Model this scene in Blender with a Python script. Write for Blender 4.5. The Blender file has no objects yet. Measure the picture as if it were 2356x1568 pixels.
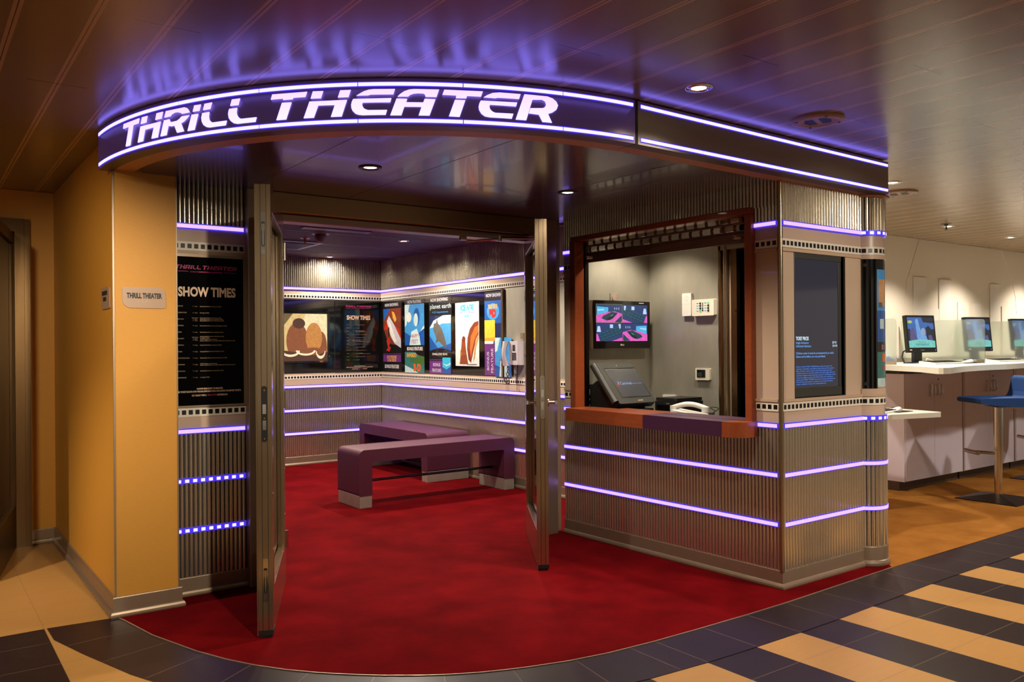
import bpy, bmesh, math, random
from mathutils import Vector, Matrix
from mathutils.geometry import tessellate_polygon
random.seed(7)
SC = bpy.context.scene
COL = SC.collection
PI = math.pi

# ------------------------------------------------------------------ colour / materials
def lin(c):
    def f(v):
        v /= 255.0
        return v / 12.92 if v <= 0.04045 else ((v + 0.055) / 1.055) ** 2.4
    return (f(c[0]), f(c[1]), f(c[2]), 1.0)

class NT:
    def __init__(s, name):
        s.m = bpy.data.materials.new(name); s.m.use_nodes = True
        s.t = s.m.node_tree; s.N = s.t.nodes; s.L = s.t.links
        s.b = s.N.get('Principled BSDF'); s.out = s.N.get('Material Output')
    def n(s, typ, **kw):
        nd = s.N.new(typ)
        for k, v in kw.items(): setattr(nd, k, v)
        return nd
    def l(s, a, b): s.L.new(a, b)
    def pos(s):
        return s.n('ShaderNodeNewGeometry').outputs['Position']
    def obj(s):
        return s.n('ShaderNodeTexCoord').outputs['Object']
    def sep(s, v):
        x = s.n('ShaderNodeSeparateXYZ'); s.l(v, x.inputs[0]); return x.outputs
    def math(s, op, a, b=None, c=None):
        x = s.n('ShaderNodeMath', operation=op)
        for i, v in enumerate((a, b, c)):
            if v is None: continue
            if hasattr(v, 'links'): s.l(v, x.inputs[i])
            else: x.inputs[i].default_value = v
        return x.outputs[0]
    def mix(s, fac, a, b):
        x = s.n('ShaderNodeMix', data_type='RGBA')
        for sock, v in ((x.inputs[0], fac), (x.inputs[6], a), (x.inputs[7], b)):
            if hasattr(v, 'links'): s.l(v, sock)
            else: sock.default_value = v
        return x.outputs[2]
    def noise(s, vec, scale, detail=3, rough=.6, stretch=None):
        if stretch:
            mp = s.n('ShaderNodeMapping'); mp.inputs['Scale'].default_value = stretch
            s.l(vec, mp.inputs[0]); vec = mp.outputs[0]
        x = s.n('ShaderNodeTexNoise'); s.l(vec, x.inputs['Vector'])
        x.inputs['Scale'].default_value = scale; x.inputs['Detail'].default_value = detail; x.inputs['Roughness'].default_value = rough
        return x.outputs['Fac']
    def bump(s, h, strength, dist=.002):
        x = s.n('ShaderNodeBump'); x.inputs['Strength'].default_value = strength; x.inputs['Distance'].default_value = dist
        s.l(h, x.inputs['Height']); s.l(x.outputs[0], s.b.inputs['Normal'])
    def set(s, **kw):
        for k, v in kw.items():
            i = s.b.inputs[k.replace('_', ' ')]
            if hasattr(v, 'links'): s.l(v, i)
            else: i.default_value = v

M = {}
def mat(name, rgb, rough=.5, metal=0., coat=0., spec=.5, var=.0, scale=8, stretch=None, bump=0., emit=None, es=0.):
    t = NT(name); c = lin(rgb)
    t.set(Base_Color=c, Roughness=rough, Metallic=metal)
    t.b.inputs['Specular IOR Level'].default_value = spec
    if coat:
        t.b.inputs['Coat Weight'].default_value = coat; t.b.inputs['Coat Roughness'].default_value = .04
    if var or bump:
        f = t.noise(t.obj(), scale, 4, .6, stretch)
        if var:
            lo = tuple(x * (1 - var) for x in c[:3]) + (1,); hi = tuple(min(1, x * (1 + var)) for x in c[:3]) + (1,)
            t.set(Base_Color=t.mix(f, lo, hi))
        if bump: t.bump(f, bump)
    if emit is not None:
        t.b.inputs['Emission Color'].default_value = emit if len(emit) == 4 else tuple(emit) + (1,)
        t.b.inputs['Emission Strength'].default_value = es
    M[name] = t.m
    return t.m

def emis(name, rgb_lin, s):
    t = NT(name)
    t.set(Base_Color=(.02, .02, .02, 1), Roughness=.35)
    t.b.inputs['Emission Color'].default_value = tuple(rgb_lin) + (1,)
    t.b.inputs['Emission Strength'].default_value = s
    M[name] = t.m

def screen(name, rgb, s=1.0):
    t = NT(name); c = lin(rgb)[:3]; f = t.noise(t.pos(), 34, 5, .7)
    t.set(Base_Color=(.02, .02, .02, 1), Roughness=.3)
    t.l(t.mix(f, tuple(v*.55 for v in c) + (1,), tuple(v*1.45 for v in c) + (1,)), t.b.inputs['Emission Color'])
    t.b.inputs['Emission Strength'].default_value = s
    M[name] = t.m

def flat(name, rgb, coat=0.):
    if name not in M: mat(name, rgb, .45, coat=coat)
    return name

# metals
def metal(name, rgb, rough, var=.12, stretch=(1, 1, .03), scale=60, m=1.0):
    t = NT(name); c = lin(rgb)
    f = t.noise(t.pos(), scale, 3, .6, stretch)
    lo = tuple(x * (1 - var) for x in c[:3]) + (1,); hi = tuple(min(1, x * (1 + var)) for x in c[:3]) + (1,)
    t.set(Base_Color=t.mix(f, lo, hi), Metallic=m)
    t.set(Roughness=t.math('MULTIPLY_ADD', f, .15, rough - .07))
    M[name] = t.m
metal('stainless', (176, 154, 124), .2, .05, m=.9)
mat('gap_shade', (30, 24, 20), .5)  # dark colour stands in for shade between ribs and in door-edge grooves
mat('fascia_grey', (150, 140, 128), .36, .3, var=.05, scale=4)
metal('stainless_smooth', (215, 205, 190), .18, .05)
metal('corrugated', (226, 216, 198), .2, .04, (1, 1, .08), 40, .88)
metal('zinc_panel', (176, 172, 158), .38, .2, (1, 1, .5), 9, .5)
metal('dark_bronze', (96, 74, 48), .34, .06)
metal('bronze_header', (150, 118, 84), .30, .1, (.1, 1, 1), 40)
metal('chrome', (225, 220, 212), .12, .03)
metal('dark_metal', (74, 70, 66), .32, .1)
metal('trim_metal', (160, 140, 120), .36, .05, (1, 1, .2), 30, .6)
metal('shutter_metal', (112, 84, 72), .36, .1, m=.35)
mat('brass', (215, 170, 90), .25, 1.)
# paints
mat('beige_panel', (204, 178, 156), .32, coat=.6, var=.05, scale=3)
mat('beige_matte', (196, 168, 144), .5, var=.05, scale=3)
mat('white_band', (238, 230, 216), .4)
mat('black_square', (12, 11, 11), .35)
mat('black_gloss', (9, 8, 8), .09, coat=.5)
mat('black_plastic', (24, 24, 25), .38)
mat('black_rubber', (14, 13, 13), .6)
mat('charcoal', (52, 54, 52), .42)
mat('white_plastic', (232, 230, 224), .35)
mat('cream_plastic', (222, 216, 200), .4)
mat('white_paper', (244, 242, 236), .6)
mat('grey_phone', (190, 180, 192), .4)
mat('red_plastic', (170, 20, 20), .4)
mat('sign_plate', (178, 146, 122), .35, var=.04)
mat('ink', (22, 22, 26), .5)
mat('ink_soft', (58, 48, 34), .5)
mat('magenta_ink', (176, 42, 110), .5)
mat('pale_ink', (228, 196, 170), .5)
mat('dim_ink', (176, 150, 122), .5)
mat('soffit', (84, 64, 86), .22, coat=.15, var=.06, scale=2)
mat('fascia_face', (120, 104, 110), .3, .4, var=.05, scale=4, emit=(.30, .14, .62), es=.07)  # faint violet emission stands in for letter glow spreading over the fascia
mat('fascia_edge', (96, 78, 84), .4)
mat('valance', (196, 142, 108), .45)
mat('lobby_ceiling', (72, 34, 64), .6, spec=.2)
mat('detector_grey', (120, 108, 118), .5)
mat('ceiling_trim', (150, 140, 160), .35, .6)
mat('purple_fabric', (80, 29, 50), .5, var=.08, scale=120, bump=.08)
mat('purple_laminate', (66, 32, 62), .42, var=.05)
mat('blue_fabric', (12, 58, 116), .75, var=.1, scale=150, bump=.1)
mat('counter_white', (226, 222, 208), .38)
mat('cabinet_board', (220, 206, 216), .5, var=.05, scale=10, stretch=(.2, 1, 1))
mat('kick', (78, 60, 48), .5)
mat('hall_wall', (218, 202, 182), .65, var=.03, scale=2)
mat('hall_relief', (218, 206, 190), .6)
mat('booth_floor', (90, 90, 88), .6)
mat('booth_panel', (140, 136, 128), .5)
mat('corridor_wall', (150, 118, 50), .6)
mat('vent_plate', (168, 140, 128), .45)
mat('tv_bezel', (10, 10, 11), .12, coat=.4)
mat('cable', (18, 18, 18), .5)
mat('white_cable', (220, 220, 215), .5)

# wood
def wood(name, a, b):
    t = NT(name)
    f = t.noise(t.pos(), 14, 5, .65, (6, .5, 3))
    t.set(Base_Color=t.mix(f, lin(a), lin(b)), Roughness=.3)
    t.b.inputs['Coat Weight'].default_value = .25
    M[name] = t.m
wood('cherry_wood', (122, 54, 26), (166, 84, 46))

# yellow wall covering with fine horizontal weave
t = NT('yellow_wall')
p = t.pos()
f = t.noise(p, 30, 4, .6, (1, 1, 14)); g = t.noise(p, 1.1, 2, .5)
c = t.mix(f, lin((204, 142, 50)), lin((222, 162, 66)))
t.set(Base_Color=t.mix(t.math('MULTIPLY', g, .25), c, lin((192, 130, 44))), Roughness=.5)
M['yellow_wall'] = t.m

# carpets
def carpet(name, a, b, c2):
    t = NT(name); p = t.pos()
    f = t.noise(p, 420, 2, .7); g = t.noise(p, 3.2, 4, .6)
    col = t.mix(f, lin(a), lin(b))
    gg = t.math('MULTIPLY', t.math('SUBTRACT', g, .38), 2.6)
    gg2 = t.n('ShaderNodeClamp'); t.l(gg, gg2.inputs[0])
    t.set(Base_Color=t.mix(gg2.outputs[0], lin(c2), col), Roughness=.95)
    t.b.inputs['Specular IOR Level'].default_value = .03
    t.b.inputs['Sheen Weight'].default_value = .04
    t.b.inputs['Sheen Roughness'].default_value = .5
    t.b.inputs['Sheen Tint'].default_value = lin(b)
    t.bump(f, .5, .003)
    M[name] = t.m
carpet('red_carpet', (102, 7, 12), (128, 13, 19), (88, 5, 9))
carpet('orange_carpet', (144, 92, 38), (176, 118, 56), (136, 86, 36))

# tile floor: tan stripes on dark tiles, grout lines
def tiles(name, stripes, tan, dark):
    t = NT(name); p = t.pos(); o = t.sep(p)
    px = t.math('DIVIDE', t.math('SUBTRACT', o[0], .53), .3168)
    k = t.math('FLOOR', px)
    half = t.math('FRACT', t.math('MULTIPLY', k, .5))
    py = t.math('DIVIDE', t.math('SUBTRACT', o[1], 2.16), .316)
    f1 = t.noise(p, 9, 4, .6, (1, 5, 1)); f2 = t.noise(p, 60, 2, .6, (1, 6, 1))
    ctan = t.mix(f1, lin(tan), lin(tuple(v * .93 for v in tan)))
    cdark = t.mix(f1, lin(dark), lin(tuple(v * .8 for v in dark)))
    if stripes:
        is_dark = t.math('GREATER_THAN', half, .25)
        near = t.math('LESS_THAN', o[1], 4.605)
        dk = t.math('MULTIPLY', is_dark, near)
        base = t.mix(dk, ctan, cdark)
    else:
        base = cdark
    def line(v, w):
        fr = t.math('FRACT', v)
        return t.math('ADD', t.math('LESS_THAN', fr, w), t.math('GREATER_THAN', fr, 1 - w))
    ln = t.math('MINIMUM', t.math('ADD', line(px, .004), line(py, .004)), 1.)
    t.set(Base_Color=t.mix(t.math('MULTIPLY', ln, .8), base, lin((126, 104, 80))), Roughness=t.math('MULTIPLY_ADD', f2, .12, .3))
    t.b.inputs['Specular IOR Level'].default_value = .22
    M[name] = t.m
tiles('tile_floor', True, (186, 138, 78), (40, 28, 32))
# band: radial joints
t = NT('tile_band'); p = t.pos(); o = t.sep(p)
ang = t.math('ARCTAN2', t.math('SUBTRACT', o[1], 4.535), t.math('SUBTRACT', o[0], 2.63))
fa = t.math('FRACT', t.math('MULTIPLY', ang, 6.3))
fx = t.math('FRACT', t.math('DIVIDE', t.math('SUBTRACT', o[0], .53), .3168))
isx = t.math('GREATER_THAN', o[0], 2.63)
fr = t.math('ADD', t.math('MULTIPLY', isx, fx), t.math('MULTIPLY', t.math('SUBTRACT', 1., isx), fa))
ln = t.math('LESS_THAN', fr, .012)
f1 = t.noise(p, 9, 4, .6, (1, 5, 1)); f2 = t.noise(p, 60, 2, .6, (1, 6, 1))
t.set(Base_Color=t.mix(t.math('MULTIPLY', ln, .7), t.mix(f1, lin((42, 29, 33)), lin((34, 24, 28))), lin((120, 98, 80))), Roughness=t.math('MULTIPLY_ADD', f2, .12, .28))
t.b.inputs['Specular IOR Level'].default_value = .22
M['tile_band'] = t.m

# perforated metal ceiling panels
t = NT('hall_ceiling'); p = t.pos(); o = t.sep(p)
u = t.math('DIVIDE', t.math('SUBTRACT', o[0], .293), .2178)
fr = t.math('FRACT', t.math('ADD', u, .5))
d = t.math('ABSOLUTE', t.math('SUBTRACT', fr, .5))
ridge = t.math('LESS_THAN', d, .062); gap = t.math('LESS_THAN', d, .008)
row = t.math('FLOOR', t.math('ADD', u, .5))
vy = t.math('FRACT', t.math('ADD', t.math('DIVIDE', o[1], 2.4), t.math('FRACT', t.math('MULTIPLY', row, .377))))
cross = t.math('LESS_THAN', vy, .0025)
dots = t.math('MULTIPLY', t.math('SINE', t.math('MULTIPLY', o[0], 1000.)), t.math('SINE', t.math('MULTIPLY', o[1], 1000.)))
dd = t.math('MULTIPLY', t.math('GREATER_THAN', dots, .25), .42)
base = t.mix(dd, lin((142, 118, 88)), lin((62, 48, 34)))
base = t.mix(ridge, base, lin((186, 152, 118)))
base = t.mix(t.math('MULTIPLY', t.math('MINIMUM', t.math('ADD', gap, cross), 1.), .85), base, lin((46, 30, 22)))
t.set(Base_Color=base, Roughness=.24)
t.b.inputs['Specular IOR Level'].default_value = .5
M['hall_ceiling'] = t.m

# glass: thin panes (mirror reflection over clear), and frosted dividers
def pane(name, tint, ior=1.45, gloss=1.0):
    t = NT(name); t.N.remove(t.b)
    tr = t.n('ShaderNodeBsdfTransparent'); tr.inputs[0].default_value = tint
    gl = t.n('ShaderNodeBsdfGlossy'); gl.inputs['Roughness'].default_value = .01
    fr = t.n('ShaderNodeFresnel'); fr.inputs[0].default_value = ior
    fac = t.math('MINIMUM', t.math('MULTIPLY', fr.outputs[0], 1.6 * gloss), 1.)
    mx = t.n('ShaderNodeMixShader'); t.l(fac, mx.inputs[0]); t.l(tr.outputs[0], mx.inputs[1]); t.l(gl.outputs[0], mx.inputs[2])
    t.l(mx.outputs[0], t.out.inputs[0]); M[name] = t.m
pane('clear_glass', (.93, .96, .95, 1))
pane('smoky_glass', (.62, .6, .5, 1))
t = NT('frosted_glass')
t.set(Base_Color=(.86, .93, .84, 1), Roughness=.32)
t.b.inputs['Transmission Weight'].default_value = .82
t.b.inputs['IOR'].default_value = 1.05
M['frosted_glass'] = t.m

# light emitters
emis('led', (.32, .205, 1.), 2.8)
emis('led_bright', (.31, .20, 1.), 3.6)
emis('led_hot', (.34, .24, 1.), 3.8)
emis('led_halo', (.06, .03, .8), .9)  # glowing rim that imitates the blue halo round strips and tubes
emis('led_dim', (.07, .04, 1.), .8)
emis('tube', (.23, .185, 1.), 5.0)
t = NT('letter'); o = t.sep(t.pos())
g = t.math('MULTIPLY', t.math('SUBTRACT', o[2], 2.29), 9.)
gc = t.n('ShaderNodeClamp'); t.l(g, gc.inputs[0])
t.set(Base_Color=(.1, .1, .1, 1))
t.l(t.mix(gc.outputs[0], (.23, .195, 1., 1), (.205, .155, .9, 1)), t.b.inputs['Emission Color'])
t.b.inputs['Emission Strength'].default_value = 4.8
M['letter'] = t.m
emis('lamp', (1., .86, .62), 22.)
emis('lamp_small', (1., .84, .6), 14.)
emis('blue_led', (.05, .08, 1.), 3.)
emis('green_led', (.1, 1., .2), .8)

# ------------------------------------------------------------------ mesh builder
class MB:
    def __init__(s, m=None):
        s.v = []; s.f = []; s.mi = []; s.sm = []; s.mats = []; s.cur = 0; s.smooth = False
        if m: s.use(m)
    def use(s, name):
        if name not in s.mats: s.mats.append(name)
        s.cur = s.mats.index(name); return s
    def add(s, vs, fs, smooth=None):
        b = len(s.v); s.v.extend(tuple(map(float, v)) for v in vs)
        for f in fs:
            s.f.append(tuple(b + i for i in f)); s.mi.append(s.cur); s.sm.append(s.smooth if smooth is None else smooth)
        return s
    def box(s, x0, x1, y0, y1, z0, z1):
        x0, x1 = sorted((x0, x1)); y0, y1 = sorted((y0, y1)); z0, z1 = sorted((z0, z1))
        return s.add([(x0,y0,z0),(x1,y0,z0),(x1,y1,z0),(x0,y1,z0),(x0,y0,z1),(x1,y0,z1),(x1,y1,z1),(x0,y1,z1)],
            [(0,3,2,1),(4,5,6,7),(0,1,5,4),(1,2,6,5),(2,3,7,6),(3,0,4,7)])
    def rbox(s, x0, x1, y0, y1, z0, z1, r=.01, n=4):
        """box with rounded vertical edges"""
        x0, x1 = sorted((x0, x1)); y0, y1 = sorted((y0, y1))
        return s.prism(rrect(x0, x1, y0, y1, r, n), z0, z1)
    def prism(s, poly, z0, z1, top=True):
        n = len(poly)
        vs = [(x, y, z0) for x, y in poly] + [(x, y, z1) for x, y in poly]
        fs = [(i, (i+1) % n, n+(i+1) % n, n+i) for i in range(n)]
        s.add(vs, fs)
        for z, flip in ((z0, True), (z1, False)):
            s.poly3([(x, y, z) for x, y in poly], flip)
        return s
    def poly3(s, pts, flip=False):
        tr = tessellate_polygon([[Vector(p) for p in pts]])
        return s.add(pts, [tuple(reversed(t)) if flip else tuple(t) for t in tr], False)
    def flat(s, O, U, V, poly, off=0.):
        """polygon given in a surface frame: O origin, U right, V up, offset along the normal"""
        O, U, V = Vector(O), Vector(U), Vector(V); N = U.cross(V)
        pts = [tuple(O + U * x + V * y + N * off) for x, y in poly]
        a = sum(poly[i][0] * poly[(i+1) % len(poly)][1] - poly[(i+1) % len(poly)][0] * poly[i][1] for i in range(len(poly)))
        if len(poly) <= 4: return s.add(pts, [tuple(range(len(poly))) if a > 0 else tuple(reversed(range(len(poly))))], False)
        tr = tessellate_polygon([[Vector((x, y, 0)) for x, y in poly]])
        fs = []
        for t3 in tr:
            q = [poly[i] for i in t3]
            ar = (q[1][0]-q[0][0])*(q[2][1]-q[0][1]) - (q[2][0]-q[0][0])*(q[1][1]-q[0][1])
            fs.append(tuple(t3) if ar > 0 else tuple(reversed(t3)))
        return s.add(pts, fs, False)
    def rect(s, O, U, V, x0, x1, y0, y1, off=0.):
        return s.flat(O, U, V, [(x0, y0), (x1, y0), (x1, y1), (x0, y1)], off)
    def slab(s, O, U, V, poly, o0, o1):
        """polygon in a frame, thickened from o0 to o1 along the normal"""
        O, U, V = Vector(O), Vector(U), Vector(V); N = U.cross(V); n = len(poly)
        a = [tuple(O + U*x + V*y + N*o0) for x, y in poly]; b = [tuple(O + U*x + V*y + N*o1) for x, y in poly]
        s.add(a + b, [(i, (i+1) % n, n+(i+1) % n, n+i) for i in range(n)])
        s.flat(O, U, V, poly, o1)
        return s.poly3(a, True)
    def cyl(s, p0, p1, r0, r1=None, n=16, caps=True, smooth=True):
        p0, p1 = Vector(p0), Vector(p1); r1 = r0 if r1 is None else r1
        d = (p1 - p0).normalized(); a = d.orthogonal().normalized(); b = d.cross(a)
        vs = []
        for p, r in ((p0, r0), (p1, r1)):
            for i in range(n):
                t = 2*PI*i/n; vs.append(tuple(p + (a*math.cos(t) + b*math.sin(t))*r))
        s.add(vs, [(i, (i+1) % n, n+(i+1) % n, n+i) for i in range(n)], smooth)
        if caps:
            s.add(vs[:n], [tuple(reversed(range(n)))], False); s.add(vs[n:], [tuple(range(n))], False)
        return s
    def tube(s, pts, r, n=8, closed=False):
        pts = [Vector(p) for p in pts]; rings = []; a = None
        for i, p in enumerate(pts):
            d = (pts[min(i+1, len(pts)-1)] - pts[max(i-1, 0)]).normalized()
            if a is None: a = d.orthogonal().normalized()
            a = (a - d*a.dot(d)).normalized(); b = d.cross(a)
            rings.append([tuple(p + (a*math.cos(2*PI*k/n) + b*math.sin(2*PI*k/n))*r) for k in range(n)])
        vs = [v for rg in rings for v in rg]; fs = []
        for i in range(len(pts)-1):
            for k in range(n): fs.append((i*n+k, i*n+(k+1) % n, (i+1)*n+(k+1) % n, (i+1)*n+k))
        s.add(vs, fs, True)
        s.add(rings[0], [tuple(reversed(range(n)))], False); s.add(rings[-1], [tuple(range(n))], False)
        return s
    def lathe(s, prof, c=(0, 0), n=32, smooth=True):
        m = len(prof); vs = []
        for i in range(n):
            t = 2*PI*i/n
            for r, z in prof: vs.append((c[0] + r*math.cos(t), c[1] + r*math.sin(t), z))
        fs = []
        for i in range(n):
            j = (i+1) % n
            for k in range(m-1): fs.append((i*m+k, j*m+k, j*m+k+1, i*m+k+1))
        return s.add(vs, fs, smooth)
    def grid(s, rows, smooth=True):
        m = len(rows[0]); vs = [v for r in rows for v in r]; fs = []
        for i in range(len(rows)-1):
            for k in range(m-1): fs.append((i*m+k, (i+1)*m+k, (i+1)*m+k+1, i*m+k+1))
        return s.add(vs, fs, smooth)
    def build(s, name, parent=None, local=False, bevel=0., seg=2):
        me = bpy.data.meshes.new(name)
        vs = s.v
        if parent is not None and not local:
            r = parent
            while r.parent is not None: r = r.parent
            inv = root_matrix(r).inverted()
            vs = [tuple(inv @ Vector(v)) for v in vs]
        me.from_pydata(vs, [], s.f)
        for m in s.mats: me.materials.append(M[m])
        me.polygons.foreach_set('material_index', s.mi); me.polygons.foreach_set('use_smooth', s.sm)
        me.update()
        o = bpy.data.objects.new(name, me); COL.objects.link(o)
        if parent is not None: o.parent = parent
        if bevel:
            md = o.modifiers.new('soft_edge', 'BEVEL'); md.width = bevel; md.segments = seg; md.limit_method = 'ANGLE'; md.angle_limit = math.radians(50)
        return o

def root_matrix(o):
    return Matrix.Translation(o.location) @ o.rotation_euler.to_matrix().to_4x4()

def rrect(x0, x1, y0, y1, r, n=4, rs=None):
    """rounded rectangle, counter-clockwise; rs = radii (bl, br, tr, tl)"""
    rs = rs or (r, r, r, r); out = []
    for (cx, cy, a0, q) in ((x0, y0, PI, rs[0]), (x1, y0, 1.5*PI, rs[1]), (x1, y1, 0, rs[2]), (x0, y1, .5*PI, rs[3])):
        sx = 1 if cx == x0 else -1; sy = 1 if cy == y0 else -1
        for i in range(n+1):
            a = a0 + .5*PI*i/n
            out.append((cx + sx*q + q*math.cos(a), cy + sy*q + q*math.sin(a)))
    return out
def ellipse(cx, cy, rx, ry, n=20, a0=0, a1=2*PI):
    full = abs(a1 - a0 - 2*PI) < 1e-6
    return [(cx + rx*math.cos(a0 + (a1-a0)*i/(n if full else n-1)), cy + ry*math.sin(a0 + (a1-a0)*i/(n if full else n-1))) for i in range(n)]

def tag(o, label=None, cat=None, group=None, kind=None):
    if label: o['label'] = label
    if cat: o['category'] = cat
    if group: o['group'] = group
    if kind: o['kind'] = kind
    return o
def thing(name, label, cat, loc=(0, 0, 0), rz=0., group=None, kind=None):
    o = bpy.data.objects.new(name, None); COL.objects.link(o); o.empty_display_size = .1
    o.location = loc; o.rotation_euler = (0, 0, rz)
    return tag(o, label, cat, group, kind)
def struct(name, mb, parent=None, **kw):
    o = mb.build(name, parent, **kw)
    if parent is None: o['kind'] = 'structure'
    return o
def dup(root, loc, rz=None, label=None):
    r = root.copy(); COL.objects.link(r); r.location = loc
    if rz is not None: r.rotation_euler = (0, 0, rz)
    if label: r['label'] = label
    for ch in list(root.children):
        c = ch.copy(); COL.objects.link(c); c.parent = r
        for g in list(ch.children):
            d = g.copy(); COL.objects.link(d); d.parent = c
    return r

# lettering: font outlines turned into faces in a surface frame
_tc = {}
def glyphs(text, bold=0.):
    key = (text, bold)
    if key in _tc: return _tc[key]
    cu = bpy.data.curves.new('lettering', 'FONT'); cu.body = text; cu.size = 1.; cu.offset = bold; cu.resolution_u = 3
    ob = bpy.data.objects.new('lettering', cu); COL.objects.link(ob)
    dg = bpy.context.evaluated_depsgraph_get(); dg.update()
    me = ob.evaluated_get(dg).to_mesh()
    vs = [(v.co.x, v.co.y) for v in me.vertices]; fs = [tuple(p.vertices) for p in me.polygons]
    ob.evaluated_get(dg).to_mesh_clear()
    bpy.data.objects.remove(ob); bpy.data.curves.remove(cu)
    _tc[key] = (vs, fs); return vs, fs
def write(mb, text, O, U, V, x, y, h, w=None, bold=.0, align='l', off=.0005, slant=0., rot=False, maxw=None):
    """text with its lower-left (or centre) at x,y in the frame; cap height h, width w (squeezed to fit)"""
    vs, fs = glyphs(text, bold)
    if not vs: return
    x0 = min(v[0] for v in vs); x1 = max(v[0] for v in vs)
    cap = .73
    sy = h / cap; sx = sy if w is None else w / (x1 - x0)
    if maxw and (x1 - x0) * sx > maxw: sx = maxw / (x1 - x0)
    W = (x1 - x0) * sx
    bx = x - {'l': 0, 'c': W/2, 'r': W}[align]
    O, U, V = Vector(O), Vector(U), Vector(V); N = U.cross(V)
    pts = []
    for a, b in vs:
        lx, ly = (a - x0) * sx + slant * b * sy, b * sy
        if rot:  # reads upwards
            pts.append(tuple(O + U*(x - ly) + V*(y + lx) + N*off))
        else:
            pts.append(tuple(O + U*(bx + lx) + V*(y + ly) + N*off))
    # keep the faces turned to the reader
    out = []
    for f in fs:
        a, b, c = (Vector(pts[i]) for i in f[:3])
        out.append(f if (b-a).cross(c-a).dot(N) >= 0 else tuple(reversed(f)))
    mb.add(pts, out, False)

# ------------------------------------------------------------------ plan paths and sweeps (normal to the right of travel)
class Path:
    def __init__(s, pts, smooth=False):
        s.p = [Vector((a, b)) for a, b in pts]; s.S = [0.]; s.smooth = smooth
        for i in range(len(pts)-1): s.S.append(s.S[-1] + (s.p[i+1]-s.p[i]).length)
        s.len = s.S[-1]
        s.n = []
        for i in range(len(pts)-1):
            d = (s.p[i+1]-s.p[i]).normalized(); s.n.append(Vector((d.y, -d.x)))
    def seg(s, q):
        for i in range(len(s.n)):
            if q <= s.S[i+1] or i == len(s.n)-1: return i
    def at(s, q, off=0.):
        i = s.seg(q); u = (q - s.S[i]) / (s.S[i+1]-s.S[i])
        n = s.n[i]
        if s.smooth:
            m = u - .5; j = min(max(i + (1 if m > 0 else -1), 0), len(s.n)-1)
            n = (s.n[i] * (1-abs(m)) + s.n[j] * abs(m)).normalized()
        p = s.p[i] + (s.p[i+1]-s.p[i]) * u + n * off
        return p
    def nrm(s, q):
        i = s.seg(q); return s.n[i]
    def stops(s, a, b, step=None):
        st = [a] + [q for q in s.S if a + 1e-5 < q < b - 1e-5] + [b]
        if step:
            out = []
            for u, v in zip(st, st[1:]):
                k = max(1, int((v-u)/step + .5)); out += [u + (v-u)*i/k for i in range(k)]
            st = out + [b]
        return st
    def miter(s, q, off):
        """offset point with mitred corners at path vertices"""
        for i in range(1, len(s.S)-1):
            if abs(q - s.S[i]) < 1e-6:
                n = (s.n[i-1] + s.n[i]); k = 1 + s.n[i-1].dot(s.n[i])
                return s.p[i] + n * (off / max(k, .2))
        return s.at(q, off)

def sweep(mb, path, prof, a=0., b=None, step=None, closed=False, caps=True, smooth=False):
    b = path.len if b is None else b
    st = path.stops(a, b, step); pr = prof + [prof[0]] if closed else prof
    rows = [[(lambda p: (p.x, p.y, z))(path.miter(q, o)) for o, z in pr] for q in st]
    mb.grid(rows, smooth)
    if closed and caps:
        mb.poly3(rows[0][:-1], False); mb.poly3(rows[-1][:-1], True)
    return mb
def rectprof(o0, o1, z0, z1): return [(o0, z0), (o1, z0), (o1, z1), (o0, z1)]

def corrugate(mb, path, z0, z1, a=0., b=None, pitch=.0238, depth=.0095, n=10, base=.001):
    b = path.len if b is None else b
    k = max(1, int(round((b-a)/pitch)))
    rows = []
    for i in range(k*n+1):
        q = a + (b-a)*i/(k*n); u = (i % n)/n
        h = base + (depth * max(0., math.sin(PI*u/.78)) ** .55 if u < .78 else 0.)
        p = path.at(min(q, path.len), h); rows.append([(p.x, p.y, z0), (p.x, p.y, z1)])
    rib = mb.cur
    for i in range(len(rows)-1):
        if (i % n)/n >= .76: mb.use('gap_shade')
        else: mb.cur = rib
        mb.add(rows[i] + rows[i+1], [(0, 2, 3, 1)], True)
    mb.cur = rib
    return mb

def led(path, z, label, a=0., b=None, group=None, off=.012, h=.02, style='led', name='light_strip'):
    b = path.len if b is None else b
    mb = MB('led_halo')
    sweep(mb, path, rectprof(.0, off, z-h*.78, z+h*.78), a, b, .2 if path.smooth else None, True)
    e = .003
    if style == 'dots':
        pitch = .042; k = max(1, int((b-a)/pitch))
        for i in range(k):
            q0 = a + (b-a)*(i+.12)/k; q1 = a + (b-a)*(i+.62)/k
            mb.use('led_hot'); sweep(mb, path, rectprof(off-.001, off+e, z-h*.42, z+h*.42), q0, q1, None, True)
        mb.use('led_dim'); sweep(mb, path, rectprof(off-.0015, off+e*.5, z-h*.5, z+h*.5), a+.004, b-.004, None, True)
    else:
        mb.use(style); sweep(mb, path, rectprof(off-.001, off+e, z-h*.5, z+h*.5), a+.004, b-.004, .2 if path.smooth else None, True)
    return tag(mb.build(name), label, 'light strip', group)

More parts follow.
